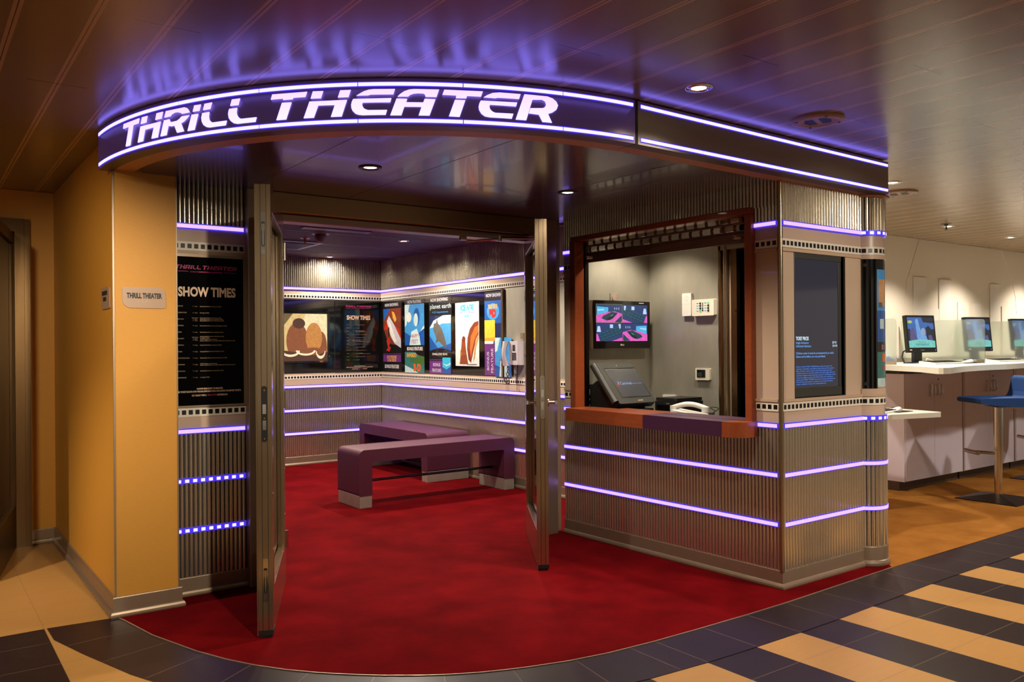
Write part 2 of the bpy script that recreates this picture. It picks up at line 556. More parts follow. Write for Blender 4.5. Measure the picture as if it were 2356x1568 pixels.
def film(name, path, z0, z1, a=0., b=None, pitch=.0362, off=.004, sq=(.64, .52)):
    """white band with a row of black sprocket windows"""
    b = path.len if b is None else b
    mb = MB('white_band'); sweep(mb, path, rectprof(.0, off, z0, z1), a, b, None, True)
    mb.use('black_square'); k = max(1, int(round((b-a)/pitch))); hz = (z1-z0)*sq[1]/2; zc = (z0+z1)/2
    for i in range(k):
        qc = a + (b-a)*(i+.5)/k; hw = (b-a)/k*sq[0]/2
        p0 = path.at(qc-hw, off+.0006); p1 = path.at(qc+hw, off+.0006)
        U = Vector((p1.x-p0.x, p1.y-p0.y, 0)); w = U.length; U.normalize()
        mb.flat((p0.x, p0.y, zc), U, (0, 0, 1), rrect(0, w, -hz, hz, .0015, 2), 0)
    return struct(name, mb)

def skirting(name, path, a=0., b=None, h=.105):
    mb = MB('trim_metal')
    sweep(mb, path, [(0, h), (.010, h), (.012, h-.004), (.012, .036), (.020, .032), (.025, .022), (.026, .012), (.022, .0), (0, .0)], a, b, None, True)
    return struct(name, mb)

def downlight(x, y, z, label, power, ang=95, r=.045, blend=.6, group='recessed ceiling lights', col=(1., .86, .67), ring='chrome', lamp='lamp', name='ceiling_light', soft=.04):
    t = thing(name, label, 'ceiling light', (x, y, z), 0, group)
    mb = MB(ring); mb.lathe([(r*.72, .004), (r*.74, -.004), (r*1.0, -.007), (r*1.28, -.005), (r*1.32, .0), (r*1.3, .004)], (0, 0), 28); mb.build('rim', t, True)
    mb = MB(lamp); mb.lathe([(0, -.003), (r*.45, -.0035), (r*.73, -.001)], (0, 0), 24); mb.build('lens', t, True)
    if power:
        ld = bpy.data.lights.new('downlight_beam', 'SPOT'); ld.energy = power; ld.spot_size = math.radians(ang); ld.spot_blend = blend
        ld.color = col; ld.shadow_soft_size = soft
        lo = bpy.data.objects.new('downlight_beam', ld); COL.objects.link(lo); lo.parent = t; lo.location = (0, 0, -.03)
    return t
def spot(loc, target, power, ang, blend=.5, col=(1., .82, .6), soft=.05, name='added_beam'):
    ld = bpy.data.lights.new(name, 'SPOT'); ld.energy = power; ld.spot_size = math.radians(ang); ld.spot_blend = blend; ld.color = col; ld.shadow_soft_size = soft
    lo = bpy.data.objects.new(name, ld); COL.objects.link(lo); lo.location = loc
    lo.rotation_euler = (Vector(target) - Vector(loc)).to_track_quat('-Z', 'Y').to_euler()
    return lo
# ------------------------------------------------------------------ measured outlines: sign letters (mm along the fascia, mm up) and fascia curve
LETTERS = [[(395,2401),(544,2402),(536,2380),(488,2380),(458,2292),(415,2293),(448,2379),(389,2380)],[(567,2402),(611,2401),(601,2373),(557,2373)],[(682,2401),(727,2401),(717,2372),(672,2373)],[(554,2362),(711,2360),(688,2293),(642,2294),(661,2342),(590,2342),(572,2293),(529,2293)],[(749,2400),(870,2399),(885,2394),(895,2384),(901,2373),(854,2373),(846,2378),(826,2384),(808,2385),(788,2380),(779,2373),(738,2373)],[(735,2361),(772,2361),(775,2352),(781,2346),(822,2347),(838,2353),(852,2362),(899,2361),(884,2349),(865,2338),(847,2333),(865,2296),(822,2295),(805,2329),(785,2328),(764,2333),(750,2294),(709,2294)],[(930,2399),(968,2398),(958,2372),(920,2373)],[(914,2361),(952,2360),(929,2294),(888,2294)],[(989,2398),(1030,2399),(1020,2372),(980,2372)],[(976,2360),(1015,2360),(1012,2341),(1015,2326),(1024,2317),(1034,2313),(1108,2313),(1102,2294),(1015,2294),(998,2298),(982,2308),(973,2323),(970,2340)],[(1136,2399),(1177,2399),(1168,2372),(1127,2373)],[(1122,2361),(1162,2361),(1159,2343),(1161,2332),(1169,2320),(1181,2313),(1257,2313),(1251,2294),(1163,2294),(1145,2298),(1129,2309),(1119,2323),(1116,2340),(1118,2351)],[(1332,2401),(1488,2401),(1480,2380),(1427,2380),(1424,2374),(1381,2374),(1382,2380),(1325,2380)],[(1376,2363),(1419,2362),(1394,2293),(1350,2293)],[(1513,2401),(1557,2400),(1547,2371),(1503,2372)],[(1629,2400),(1673,2400),(1663,2371),(1619,2371)],[(1498,2360),(1657,2360),(1634,2293),(1589,2293),(1606,2341),(1535,2342),(1516,2293),(1472,2293)],[(1696,2376),(1710,2384),(1727,2393),(1747,2399),(1767,2401),(1854,2401),(1847,2379),(1755,2379),(1743,2376)],[(1683,2363),(1839,2364),(1834,2347),(1722,2347),(1719,2341),(1721,2333),(1726,2324),(1735,2319),(1744,2316),(1821,2316),(1815,2296),(1721,2296),(1704,2298),(1691,2303),(1680,2314),(1675,2326),(1674,2339),(1677,2352)],[(1864,2370),(1874,2380),(1892,2392),(1912,2399),(1932,2401),(2033,2401),(2022,2370),(1978,2370),(1975,2379),(1970,2383),(1948,2384),(1929,2382),(1915,2377),(1907,2370)],[(1860,2362),(1903,2361),(1899,2347),(1968,2347),(1974,2362),(2018,2361),(1993,2294),(1949,2294),(1961,2329),(1891,2329),(1879,2294),(1834,2294)],[(2054,2401),(2213,2401),(2205,2379),(2147,2379),(2144,2369),(2101,2368),(2103,2379),(2046,2380)],[(2097,2361),(2140,2361),(2116,2292),(2072,2293)],[(2216,2377),(2231,2387),(2254,2397),(2283,2401),(2374,2401),(2367,2380),(2276,2379),(2265,2376)],[(2204,2363),(2359,2365),(2354,2348),(2242,2348),(2240,2340),(2243,2329),(2253,2320),(2264,2316),(2342,2317),(2335,2296),(2242,2296),(2221,2299),(2206,2309),(2197,2324),(2195,2337),(2198,2351)],[(2391,2402),(2493,2402),(2518,2396),(2535,2384),(2543,2369),(2535,2350),(2517,2337),(2496,2329),(2514,2293),(2471,2293),(2455,2322),(2410,2324),(2417,2346),(2473,2351),(2484,2358),(2488,2368),(2483,2380),(2470,2386),(2426,2382),(2398,2294),(2352,2294)]]
ARC = [(0.7837,4.6059),(0.7844,4.5611),(0.7862,4.5163),(0.7898,4.4641),(0.794,4.4196),(0.7993,4.3753),(0.8056,4.3311),(0.8144,4.2798),(0.8229,4.2361),(0.8325,4.1927),(0.843,4.1495),(0.8565,4.0995),(0.8691,4.057),(0.8827,4.0148),(0.8972,3.973),(0.9152,3.9246),(0.9316,3.8836),(0.9489,3.843),(0.9671,3.8028),(0.9862,3.763),(1.0095,3.7172),(1.0304,3.6784),(1.0522,3.6401),(1.0748,3.6023),(1.1022,3.5589),(1.1265,3.5222),(1.1517,3.4861),(1.1776,3.4506),(1.2089,3.4099),(1.2366,3.3756),(1.265,3.3421),(1.2942,3.3091),(1.3292,3.2715),(1.36,3.2401),(1.3915,3.2093),(1.4237,3.1793),(1.4567,3.15),(1.496,3.1168),(1.5304,3.0892),(1.5654,3.0624),(1.6011,3.0365),(1.6435,3.0073),(1.6805,2.9831),(1.7181,2.9599),(1.7562,2.9376),(1.8014,2.9126),(1.8407,2.8923),(1.8804,2.8729),(1.9207,2.8544),(1.9614,2.8369),(2.0094,2.8176),(2.0509,2.8022),(2.0929,2.7877),(2.1352,2.7743),(2.185,2.7598),(2.228,2.7485),(2.2712,2.7381),(2.3147,2.7287),(2.3658,2.719),(2.4098,2.7118),(2.454,2.7055),(2.4983,2.7001),(2.5502,2.695),(2.5949,2.6917),(2.6397,2.6893)]
front = Path([(3.850, 4.66), (3.893, 2.85)])
side = Path([(3.893, 2.85), (4.69, 2.853)])
PC = (4.80, 2.925)
def arc(c, r, a0, a1, n): return [(c[0] + r*math.cos(math.radians(a0 + (a1-a0)*i/n)), c[1] + r*math.sin(math.radians(a0 + (a1-a0)*i/n))) for i in range(n+1)]
pil = Path(arc(PC, .135, 212, 400, 36), True)
show = Path([(1.10, 4.73), (1.556, 4.73)])
lob_l = Path([(1.0, 9.2), (4.70, 9.2)])
lob_r = Path([(4.70, 9.2), (4.70, 4.87)])
fas = Path(ARC, True)
fas2 = Path([(2.650, 2.689), (4.800, 2.738)])

# ------------------------------------------------------------------ FLOORS
mb = MB('tile_floor'); mb.box(-7, 15, -7, 13, -.1, 0); struct('floor', mb)
CAR = [(.845,4.572),(.865,4.50),(.927,4.183),(1.034,3.845),(1.11,3.665),(1.19,3.517),(1.278,3.388),(1.37,3.28),(1.464,3.186),(1.57,3.092),(1.687,3.004),(1.79,2.937),(1.904,2.878),(2.0,2.838),(2.098,2.803),(2.28,2.752),(2.475,2.718),(2.74,2.698),(3.01,2.690),(3.4,2.685),(3.74,2.688),(4.2,2.706),(4.795,2.728)]
mb = MB('red_carpet')
poly = CAR + [(4.86,2.80),(4.80,2.95),(4.80,4.80),(4.72,4.86),(4.72,9.22),(1.0,9.22),(1.0,4.86),(.86,4.86)]
mb.prism(poly, 0., .005); struct('floor', mb)
cp = Path(CAR, True)
mb = MB('tile_band')
inner = CAR; outer = []
for i, q in enumerate(cp.S):
    p = cp.at(min(q + 1e-4, cp.len - 1e-4), .31); outer.append((p.x, p.y))
outer[0] = (.54, 4.60); outer[1] = (.545, 4.40)
inner = inner + [(9., 2.755), (15., 2.80)]; outer = outer + [(9., 2.40), (15., 2.40)]
mb.grid([[(a[0], a[1], .0022), (b[0], b[1], .0022)] for a, b in zip(inner, outer)], False); struct('floor', mb)
mb = MB('orange_carpet'); mb.prism([(4.795,2.728),(9.,2.755),(15.,2.80),(15.,4.62),(4.80,4.62),(4.80,2.9)], 0., .004); struct('floor', mb)
# brushed threshold strip along the carpet curve
mb = MB('trim_metal'); sweep(mb, cp, [(-.004, .0055), (.003, .0055), (.003, .002)], 0, cp.len); struct('trim_1', mb)

# ------------------------------------------------------------------ CEILINGS
mb = MB('hall_ceiling'); mb.box(-7, 15, -7, 13, 2.452, 2.5); struct('ceiling', mb)
mb = MB('soffit')
inn = [tuple(fas.at(q, -.15)) for q in fas.S[3:]] + [tuple(fas2.at(q, -.14)) for q in (0, 1., fas2.len)] + [(4.83, 2.90), (3.90, 2.90), (3.88, 4.86), (1.0, 4.86), (1.0, 4.60)]
mb.prism(inn, 2.252, 2.30)
mb.use('fascia_edge')
for x, y0 in ((2.155, 2.93), (3.10, 2.86), (1.56, 3.20)): mb.box(x-.0015, x+.0015, y0, 4.69, 2.2512, 2.253)
struct('ceiling', mb)
mb = MB('lobby_ceiling'); mb.box(.98, 4.72, 4.86, 9.22, 2.40, 2.445)
mb.use('ceiling_trim')
for y in (8.72, 7.95, 7.15, 6.35, 5.55): mb.box(1.0, 4.70, y-.006, y+.006, 2.3965, 2.401)
struct('ceiling', mb)

# ------------------------------------------------------------------ YELLOW SIDE
mb = MB('yellow_wall'); mb.box(.84, 1.0, 4.87, 6.64, 0, 2.45); mb.box(.84, 1.147, 4.57, 4.87, 0, 2.45); struct('wall_left', mb)
mb = MB('yellow_wall'); mb.box(.69, .84, 6.64, 6.8, 0, 2.45); mb.box(-6, -.42, 6.64, 6.8, 0, 2.45); mb.box(-.42, .69, 6.64, 6.8, 2.25, 2.45); struct('wall_back', mb)
mb = MB('trim_metal'); mb.box(.8375, .846, 4.566, 4.574, .10, 2.25); mb.box(1.1425, 1.149, 4.566, 4.576, .10, 2.25); struct('trim_2', mb)
yl = Path([(.84, 6.64), (.84, 4.57), (1.149, 4.57), (1.149, 4.73)])
skirting('baseboard_left', yl)
skirting('baseboard_back', Path([(.69, 6.64), (.84, 6.64)]))
# left doorway, stainless frame and corridor behind
mb = MB('dark_bronze'); mb.box(.598, .655, 6.60, 6.80, 0, 2.25); mb.box(.657, .692, 6.61, 6.80, 0, 2.25); mb.box(-.42, -.33, 6.60, 6.80, 0, 2.25); mb.box(-.33, .598, 6.60, 6.80, 2.16, 2.25)
struct('trim_3', mb)
mb = MB('corridor_wall'); mb.box(-1.6, 1.0, 8.4, 8.5, 0, 2.45); mb.box(.9, 1.0, 6.8, 8.4, 0, 2.45); mb.box(-1.7, -1.6, 6.8, 8.4, 0, 2.45); struct('wall_corridor', mb)

# ------------------------------------------------------------------ SHOW-TIMES WALL, DOOR FRAME
mb = MB('beige_panel'); mb.box(1.10, 1.556, 4.73, 4.86, 0, 2.26); struct('wall_entrance', mb)
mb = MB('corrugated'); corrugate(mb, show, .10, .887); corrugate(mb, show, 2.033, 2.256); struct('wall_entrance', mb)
skirting('baseboard_entrance', show)
film('trim_4', show, 1.888, 1.936, .03); film('trim_5', show, .979, 1.027, .03)
mb = MB('trim_metal')
mb.box(1.14, 1.556, 4.716, 4.731, 1.853, 1.868); mb.box(1.14, 1.556, 4.716, 4.731, 1.030, 1.040); mb.box(1.543, 1.556, 4.716, 4.731, 1.040, 1.853)
struct('trim_6', mb)
mb = MB('trim_metal')
mb.box(1.556, 1.70, 4.67, 4.86, 0, 2.255); mb.box(3.665, 3.792, 4.672, 4.86, 0, 2.255); mb.box(3.79, 3.86, 4.72, 4.86, 0, 2.255); struct('trim_7', mb, bevel=.006)
mb = MB('bronze_header')
mb.box(1.70, 3.665, 4.68, 4.86, 2.135, 2.255); mb.use('trim_metal'); mb.box(1.70, 3.665, 4.72, 4.84, 2.092, 2.135)
o = struct('trim_7', mb, bevel=.006)
mb = MB('beige_matte'); mb.box(1.0, 4.70, 4.86, 4.88, 2.255, 2.40); mb.box(1.0, 1.60, 4.86, 4.88, 0, 2.4); struct('wall_lobby_front', mb)

# ------------------------------------------------------------------ BOOTH SHELL
W0, W1, WZ0, WZ1 = 3.035, 4.545, .90, 2.108      # window opening
def xf(y): return 3.850 + (4.66 - y) * .043 / 1.81
def fbox(mb, y0, y1, z0, z1, t=.03): mb.add([(xf(y0),y0,z0),(xf(y1),y1,z0),(xf(y1),y1,z1),(xf(y0),y0,z1),(xf(y0)+t,y0,z0),(xf(y1)+t,y1,z0),(xf(y1)+t,y1,z1),(xf(y0)+t,y0,z1)],
    [(0,3,2,1) if y0 < y1 else (0,1,2,3),(4,5,6,7),(0,1,5,4),(3,7,6,2),(0,4,7,3),(1,2,6,5)])
mb = MB('beige_panel'); fbox(mb, 2.853, 4.66, 0, WZ0); fbox(mb, 2.853, W0, WZ0, WZ1); fbox(mb, W1, 4.66, WZ0, WZ1); fbox(mb, 2.853, 4.66, WZ1, 2.255); struct('wall_booth_front', mb)
L = front.len
def sq(y): return (4.66 - y) / (4.66 - 2.85) * L
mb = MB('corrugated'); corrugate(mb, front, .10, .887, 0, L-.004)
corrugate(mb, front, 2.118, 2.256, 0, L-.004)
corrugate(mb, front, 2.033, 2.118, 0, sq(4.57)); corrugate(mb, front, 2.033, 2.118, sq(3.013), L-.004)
struct('wall_booth_front', mb)
mb = MB('beige_panel'); mb.box(3.893, 4.70, 2.853, 2.88, 0, 1.045); mb.box(3.893, 4.70, 2.853, 2.88, 1.875, 2.255); mb.box(3.893, 4.022, 2.853, 2.88, 1.045, 1.875); mb.box(4.522, 4.70, 2.853, 2.88, 1.045, 1.875)
struct('wall_booth_side', mb)
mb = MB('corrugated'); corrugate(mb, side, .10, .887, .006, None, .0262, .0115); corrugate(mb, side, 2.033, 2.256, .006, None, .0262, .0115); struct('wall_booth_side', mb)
mb = MB('beige_panel'); sweep(mb, pil, [(0, 0), (0, 2.24)], 0, None, None, smooth=True); struct('wall_booth_pilaster', mb)
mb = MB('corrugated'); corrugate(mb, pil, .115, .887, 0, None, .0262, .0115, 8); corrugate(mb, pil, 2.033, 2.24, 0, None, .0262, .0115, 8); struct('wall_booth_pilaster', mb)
mb = MB('stainless'); mb.cyl((3.888, 2.846, .10), (3.888, 2.846, 2.256), .0125, n=20); struct('trim_8', mb)
mb = MB('trim_metal'); bp = Path([(3.850, 4.66), (3.893, 2.85), (4.69, 2.853)])
sweep(mb, bp, [(0, .105), (.010, .105), (.012, .101), (.012, .036), (.020, .032), (.025, .022), (.026, .012), (.022, 0), (0, 0)], 0, None, None, True); struct('baseboard_booth', mb)
mb = MB('trim_metal'); sweep(mb, pil, [(0, .125), (.012, .125), (.014, .12), (.014, .042), (.020, .038), (.025, .024), (.024, .010), (.018, 0), (0, 0)], 0, None, None, True, smooth=False); struct('baseboard_pilaster', mb)
# cap ring under the fascia
mb = MB('valance'); mb.lathe([(.10, 2.236), (.165, 2.236), (.17, 2.243), (.165, 2.252), (.10, 2.252)], PC, 32); struct('trim_9', mb)
film('trim_10', front, 1.888, 1.936, sq(3.013), L-.014); film('trim_11', front, .979, 1.027, sq(3.013), L-.014)
film('trim_10', front, 1.888, 1.936, 0, sq(4.57)); film('trim_11', front, .979, 1.027, 0, sq(4.57))
film('trim_12', side, 1.888, 1.936, .014); film('trim_13', side, .979, 1.027, .014)
film('trim_14', pil, 1.888, 1.936, 0); film('trim_15', pil, .979, 1.027, 0)
mb = MB('beige_matte')
for pth, a, b in ((front, sq(3.013), L-.014), (side, .014, side.len), (pil, 0, pil.len), (front, 0, sq(4.57)), (show, .03, show.len)):
    sweep(mb, pth, rectprof(0, .009, 1.866, 1.884), a, b, None, True); sweep(mb, pth, rectprof(0, .009, 1.030, 1.046), a, b, None, True)
struct('trim_16', mb)
# clear cover panels standing off the booth corner
def cover(mb, pth, a, b, z0, z1, off=.014): sweep(mb, pth, rectprof(off, off+.004, z0, z1), a, b, None, True)
# booth inside
mb = MB('zinc_panel'); mb.box(3.885, 4.70, 4.65, 4.66, .0, 2.32); mb.box(4.70, 4.73, 3.945, 4.66, 0, 2.32); struct('wall_booth_inside', mb)
mb = MB('booth_panel'); mb.box(4.735, 4.76, 2.95, 3.80, 0, 2.32); struct('wall_booth_inside', mb)
mb = MB('bronze_header'); mb.box(4.68, 4.735, 3.925, 3.945, .0, 2.1); mb.use('stainless'); mb.cyl((4.69, 3.885, 0), (4.69, 3.885, 2.1), .02, n=14); mb.use('bronze_header'); mb.box(4.70, 4.735, 3.80, 3.85, 0, 2.1); mb.use('trim_metal'); mb.box(4.68, 4.735, 2.95, 3.945, 2.02, 2.07); struct('trim_17', mb)
mb = MB('zinc_panel'); mb.box(3.885, 4.76, 2.88, 4.65, 2.30, 2.32); struct('ceiling', mb)
mb = MB('beige_matte'); mb.box(4.735, 4.80, 2.96, 4.60, 0, 2.45); struct('wall_booth_right', mb)

# ------------------------------------------------------------------ LOBBY BEYOND THE DOORS
mb = MB('zinc_panel'); mb.box(1.0, 4.73, 9.2, 9.3, 0, 2.40); struct('wall_lobby_back', mb)
mb = MB('zinc_panel'); mb.box(4.70, 4.73, 4.66, 9.2, 0, 2.40); struct('wall_lobby_right', mb)
mb = MB('zinc_panel'); mb.box(.98, 1.0, 4.88, 9.2, 0, 2.40); struct('wall_lobby_left', mb)
for nm, pth in (('wall_lobby_back', lob_l), ('wall_lobby_right', lob_r)):
    mb = MB('corrugated')
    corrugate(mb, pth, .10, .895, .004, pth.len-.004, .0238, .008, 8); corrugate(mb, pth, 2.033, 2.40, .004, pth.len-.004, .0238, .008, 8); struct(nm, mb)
    mb = MB('beige_panel'); sweep(mb, pth, rectprof(0, .008, 1.925, 2.02), 0, None, None, True); sweep(mb, pth, rectprof(0, .008, .91, 1.055), 0, None, None, True); struct(nm, mb)
    skirting('baseboard_lobby', pth)
    tn = 'trim_18' if pth is lob_l else 'trim_20'
    film(tn, pth, 1.920, 1.966, .0, None, .0362, .012); film(tn, pth, .990, 1.036, .0, None, .0362, .012)

# ------------------------------------------------------------------ COMPUTER CORNER SHELL
mb = MB('hall_wall'); mb.box(4.80, 15, 4.60, 4.75, 0, 2.45); struct('wall_right', mb)
mb = MB('hall_relief')
E3 = ((4.0, 4.598, 0), (1, 0, 0), (0, 0, 1))
for x0, x1, z1 in ((8.516, 8.77, 2.047), (9.041, 9.295, 2.043), (9.45, 9.70, 1.807), (10.212, 10.42, 2.036), (9.80, 9.98, 1.80), (10.50, 10.72, 1.78), (7.6, 7.85, 1.95)):
    mb.box(x0, x1, 4.590, 4.60, 1.2, z1)
mb.box(8.77, 9.041, 4.592, 4.60, 1.2, 1.72)
mb.use('hall_wall')
pts = [(8.66, 2.45), (8.55, 2.27), (8.47, 2.12), (8.40, 2.0), (8.375, 1.87), (8.36, 1.75)]
mb.tube([(x, 4.599, z) for x, z in pts], .003, 6)
pts = [(10.53, 2.43), (10.67, 2.27), (10.78, 2.10), (10.873, 1.90), (10.9, 1.7)]
mb.tube([(x, 4.599, z) for x, z in pts], .004, 6)
struct('trim_21', mb)
# ------------------------------------------------------------------ MARQUEE
t = thing('marquee_sign', 'curved dark fascia over the entrance with glowing white THRILL THEATER letters and light tubes', 'sign', (2.0, 3.6, 2.24))
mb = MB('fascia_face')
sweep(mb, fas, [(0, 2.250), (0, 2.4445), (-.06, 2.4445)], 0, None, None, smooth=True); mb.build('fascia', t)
mb = MB('fascia_grey'); sweep(mb, fas2, rectprof(-.06, 0, 2.250, 2.4445), .006, None, None, True); mb.build('straight_fascia', t)
mb = MB('fascia_edge')
sweep(mb, fas, [(0, 2.250), (-.065, 2.250), (-.065, 2.253)]); sweep(mb, fas2, [(0, 2.2495), (-.065, 2.2495), (-.065, 2.253)])
mb.box(4.74, 4.80, 2.74, 3.3, 2.250, 2.4445); mb.build('soffit_lip', t)
mb = MB('valance')
sweep(mb, fas, [(-.064, 2.2505), (-.155, 2.2505), (-.155, 2.262)]); sweep(mb, fas2, [(-.064, 2.2505), (-.15, 2.2505), (-.15, 2.262)]); mb.build('valance_band', t)
for z0, z1, nm in ((2.4145, 2.4285, 'light_tube'), (2.2650, 2.2790, 'light_tube')):
    cuts = [.022, .405, .833, 1.270, 1.702, 2.131, 2.566, fas.len - .012]
    mb = MB('tube')
    for a, b in zip(cuts, cuts[1:]): sweep(mb, fas, rectprof(.0, .004, z0, z1), a + .002, b - .002, None, True)
    mb.build(nm, t)
    n = 5; mb = MB('tube')
    for i in range(n): sweep(mb, fas2, rectprof(.0, .004, z0, z1), .022 + (fas2.len-.03)*i/n + .002, .022 + (fas2.len-.03)*(i+1)/n - .002, None, True)
    mb.build(nm, t)
    mb = MB('led_halo'); sweep(mb, fas, rectprof(0, .0015, z0-.005, z1+.005), .02, fas.len-.012, None, True); sweep(mb, fas2, rectprof(0, .0015, z0-.005, z1+.005), .022, fas2.len-.008, None, True); mb.build('tube_glow', t)  # flat emissive strips imitate the halo of the tubes
mb = MB('letter')
def on_fas(s, z, off):
    p = fas.at(s, off); return (p.x, p.y, z)
for L_ in LETTERS:
    pl = [(a/1000., b/1000.) for a, b in L_]
    # refine long edges so the faces follow the curve
    tr = tessellate_polygon([[Vector((a, b, 0)) for a, b in pl]]); n = len(pl)
    fr3 = [on_fas(a, b, .003) for a, b in pl]; bk = [on_fas(a, b, .0) for a, b in pl]
    mb.add(fr3, [tuple(q) for q in tr], False)
    mb.add(fr3 + bk, [(i, (i+1) % n, n+(i+1) % n, n+i) for i in range(n)], False)
mb.build('lettering', t)
mb = MB('black_square'); p = fas.at(fas.len-.006, .001); mb.box(2.641, 2.650, 2.686, 2.70, 2.250, 2.4445); mb.build('joint_gap', t)

def flat_title(mb, O, U, V, x0, x1, z0, h):
    """the slanted title, drawn flat"""
    s0, s1, b0, b1 = 389., 2543., 2292., 2402.
    for L_ in LETTERS: mb.flat(O, U, V, [(x0 + (a-s0)/(s1-s0)*(x1-x0), z0 + (b-b0)/(b1-b0)*h) for a, b in L_], .0006)

# ------------------------------------------------------------------ LIGHT STRIPS
G = 'violet light strips along the ribbed metal'
Lf = front.len
led(show, 2.02, 'top violet light strip of the narrow ribbed wall above the SHOW TIMES board', .03, show.len-.004, G)
led(show, .90, 'violet light strip just below the SHOW TIMES board', .03, show.len-.004, G)
led(show, .630, 'upper dotted light strip low on the narrow ribbed wall beside the yellow column', .03, show.len-.004, G, style='dots')
led(show, .360, 'lowest dotted light strip on the narrow ribbed wall beside the yellow column', .03, show.len-.004, G, style='dots')
led(front, 2.02, 'short violet light strip left of the top of the ticket window', 0, sq(4.57), G)
led(front, 2.02, 'short violet light strip right of the top of the ticket window', sq(3.013), Lf-.014, G)
led(front, .90, 'short violet light strip at the left end of the wooden ticket ledge', 0, sq(4.56), G)
led(front, .90, 'short violet light strip at the right end of the wooden ticket ledge', sq(3.013), Lf-.014, G)
led(front, .628, 'long violet light strip just under the wooden ticket ledge', 0, Lf-.014, G)
led(front, .356, 'lowest long violet light strip under the ticket window', 0, Lf-.014, G)
led(side, 2.02, 'violet light strip above the ticket prices screen', .014, None, G)
led(side, .90, 'violet light strip just below the ticket prices screen', .014, None, G)
led(side, .628, 'middle violet light strip on the ribbed booth end under the ticket prices screen', .014, None, G)
led(side, .356, 'lowest violet light strip on the ribbed booth end under the ticket prices screen', .014, None, G)
led(pil, 2.02, 'curved dotted light strip at the top of the rounded booth corner', 0, None, G, style='dots')
led(pil, .90, 'curved dotted light strip just below the poster on the rounded booth corner', 0, None, G, style='dots')
led(pil, .628, 'upper of two curved violet light strips low on the rounded booth corner', 0, None, G)
led(pil, .356, 'lowest curved violet light strip on the rounded booth corner', 0, None, G)
for pth, nm in ((lob_l, 'lobby back wall'), (lob_r, 'lobby right wall')):
    led(pth, 2.032, 'bright light strip above the posters band on the %s' % nm, .012, pth.len-.012, G, .014, .024, 'led_bright')
    led(pth, .905, 'bright light strip just below the posters band on the %s' % nm, .012, pth.len-.012, G, .014, .024, 'led_bright')
    led(pth, .632, 'bright light strip at bench-top height on the %s' % nm, .012, pth.len-.012, G, .014, .024, 'led_bright')
    led(pth, .368, 'lowest bright light strip on the %s behind the benches' % nm, .012, pth.len-.012, G, .014, .024, 'led_bright')

# ------------------------------------------------------------------ CEILING LIGHTS (with their beams), ADDED SPOTS
downlight(2.756, 2.421, 2.452, 'bright round ceiling light in front of the marquee', 70, 130)
downlight(5.47, 3.09, 2.452, 'bright round ceiling light just right of the end of the marquee', 130, 130)
downlight(7.96, 3.95, 2.452, 'round ceiling light by the dark sprinkler over the computer counter', 115, 115, col=(1., .95, .84))
downlight(9.36, 4.0, 2.452, 'small round ceiling light at the far right over the computer counter', 115, 115, col=(1., .95, .84))
downlight(1.885, 3.797, 2.252, 'round spotlight in the dark entrance ceiling, nearer the left door', 62, 130, lamp='lamp_small', ring='dark_metal')
downlight(3.147, 3.771, 2.252, 'round spotlight in the dark entrance ceiling, nearer the ticket window', 75, 130, lamp='lamp_small', ring='dark_metal')
downlight(3.984, 7.303, 2.40, 'ceiling light of the lobby above the benches', 190, 160)
downlight(3.958, 9.03, 2.40, 'ceiling light of the lobby close to the back wall', 75, 165)
spot((1.15, .35, 2.43), (.98, 4.6, .78), 560, 39, .7, (1., .86, .64))  # unseen spot added to brighten the yellow column
spot((-.5, 2.9, 2.43), (.84, 5.8, 1.0), 230, 52, .8, (1., .84, .6))  # unseen spot added to brighten the yellow side wall
spot((4.6, .3, 2.43), (4.2, 2.85, 1.1), 200, 54, .7, (1., .88, .7))  # unseen spot added to brighten the booth end wall
# fill lights added in the hall, further lobby fixtures, out of the frame
for x, y, p in ((1.15, .35, 60), (-.9, 4.6, 190), (4.6, .9, 200), (1.2, -1.2, 130), (7.6, 2.2, 120), (9.6, 2.2, 120), (11., 4.0, 120), (6.55, 4.05, 100)):
    downlight(x, y, 2.452, 'unseen round light added to the hall ceiling outside the picture', p, 120, col=(1., .95, .84) if x > 6 else (1., .86, .67), group='lights added to the hall ceiling outside the picture')
for x, y, p in ((2.2, 9.03, 65), (3.1, 8.2, 90), (2.2, 7.3, 100), (2.4, 5.5, 90), (3.98, 5.5, 160)):
    downlight(x, y, 2.40, 'ceiling light of the lobby hidden by the door head', p, 120, group='lobby ceiling lights hidden by the door head')
downlight(4.25, 3.55, 2.30, 'ceiling light inside the ticket booth', 60, 118, group='booth ceiling lights')
downlight(4.30, 4.35, 2.30, 'ceiling light inside the ticket booth', 46, 118, group='booth ceiling lights')

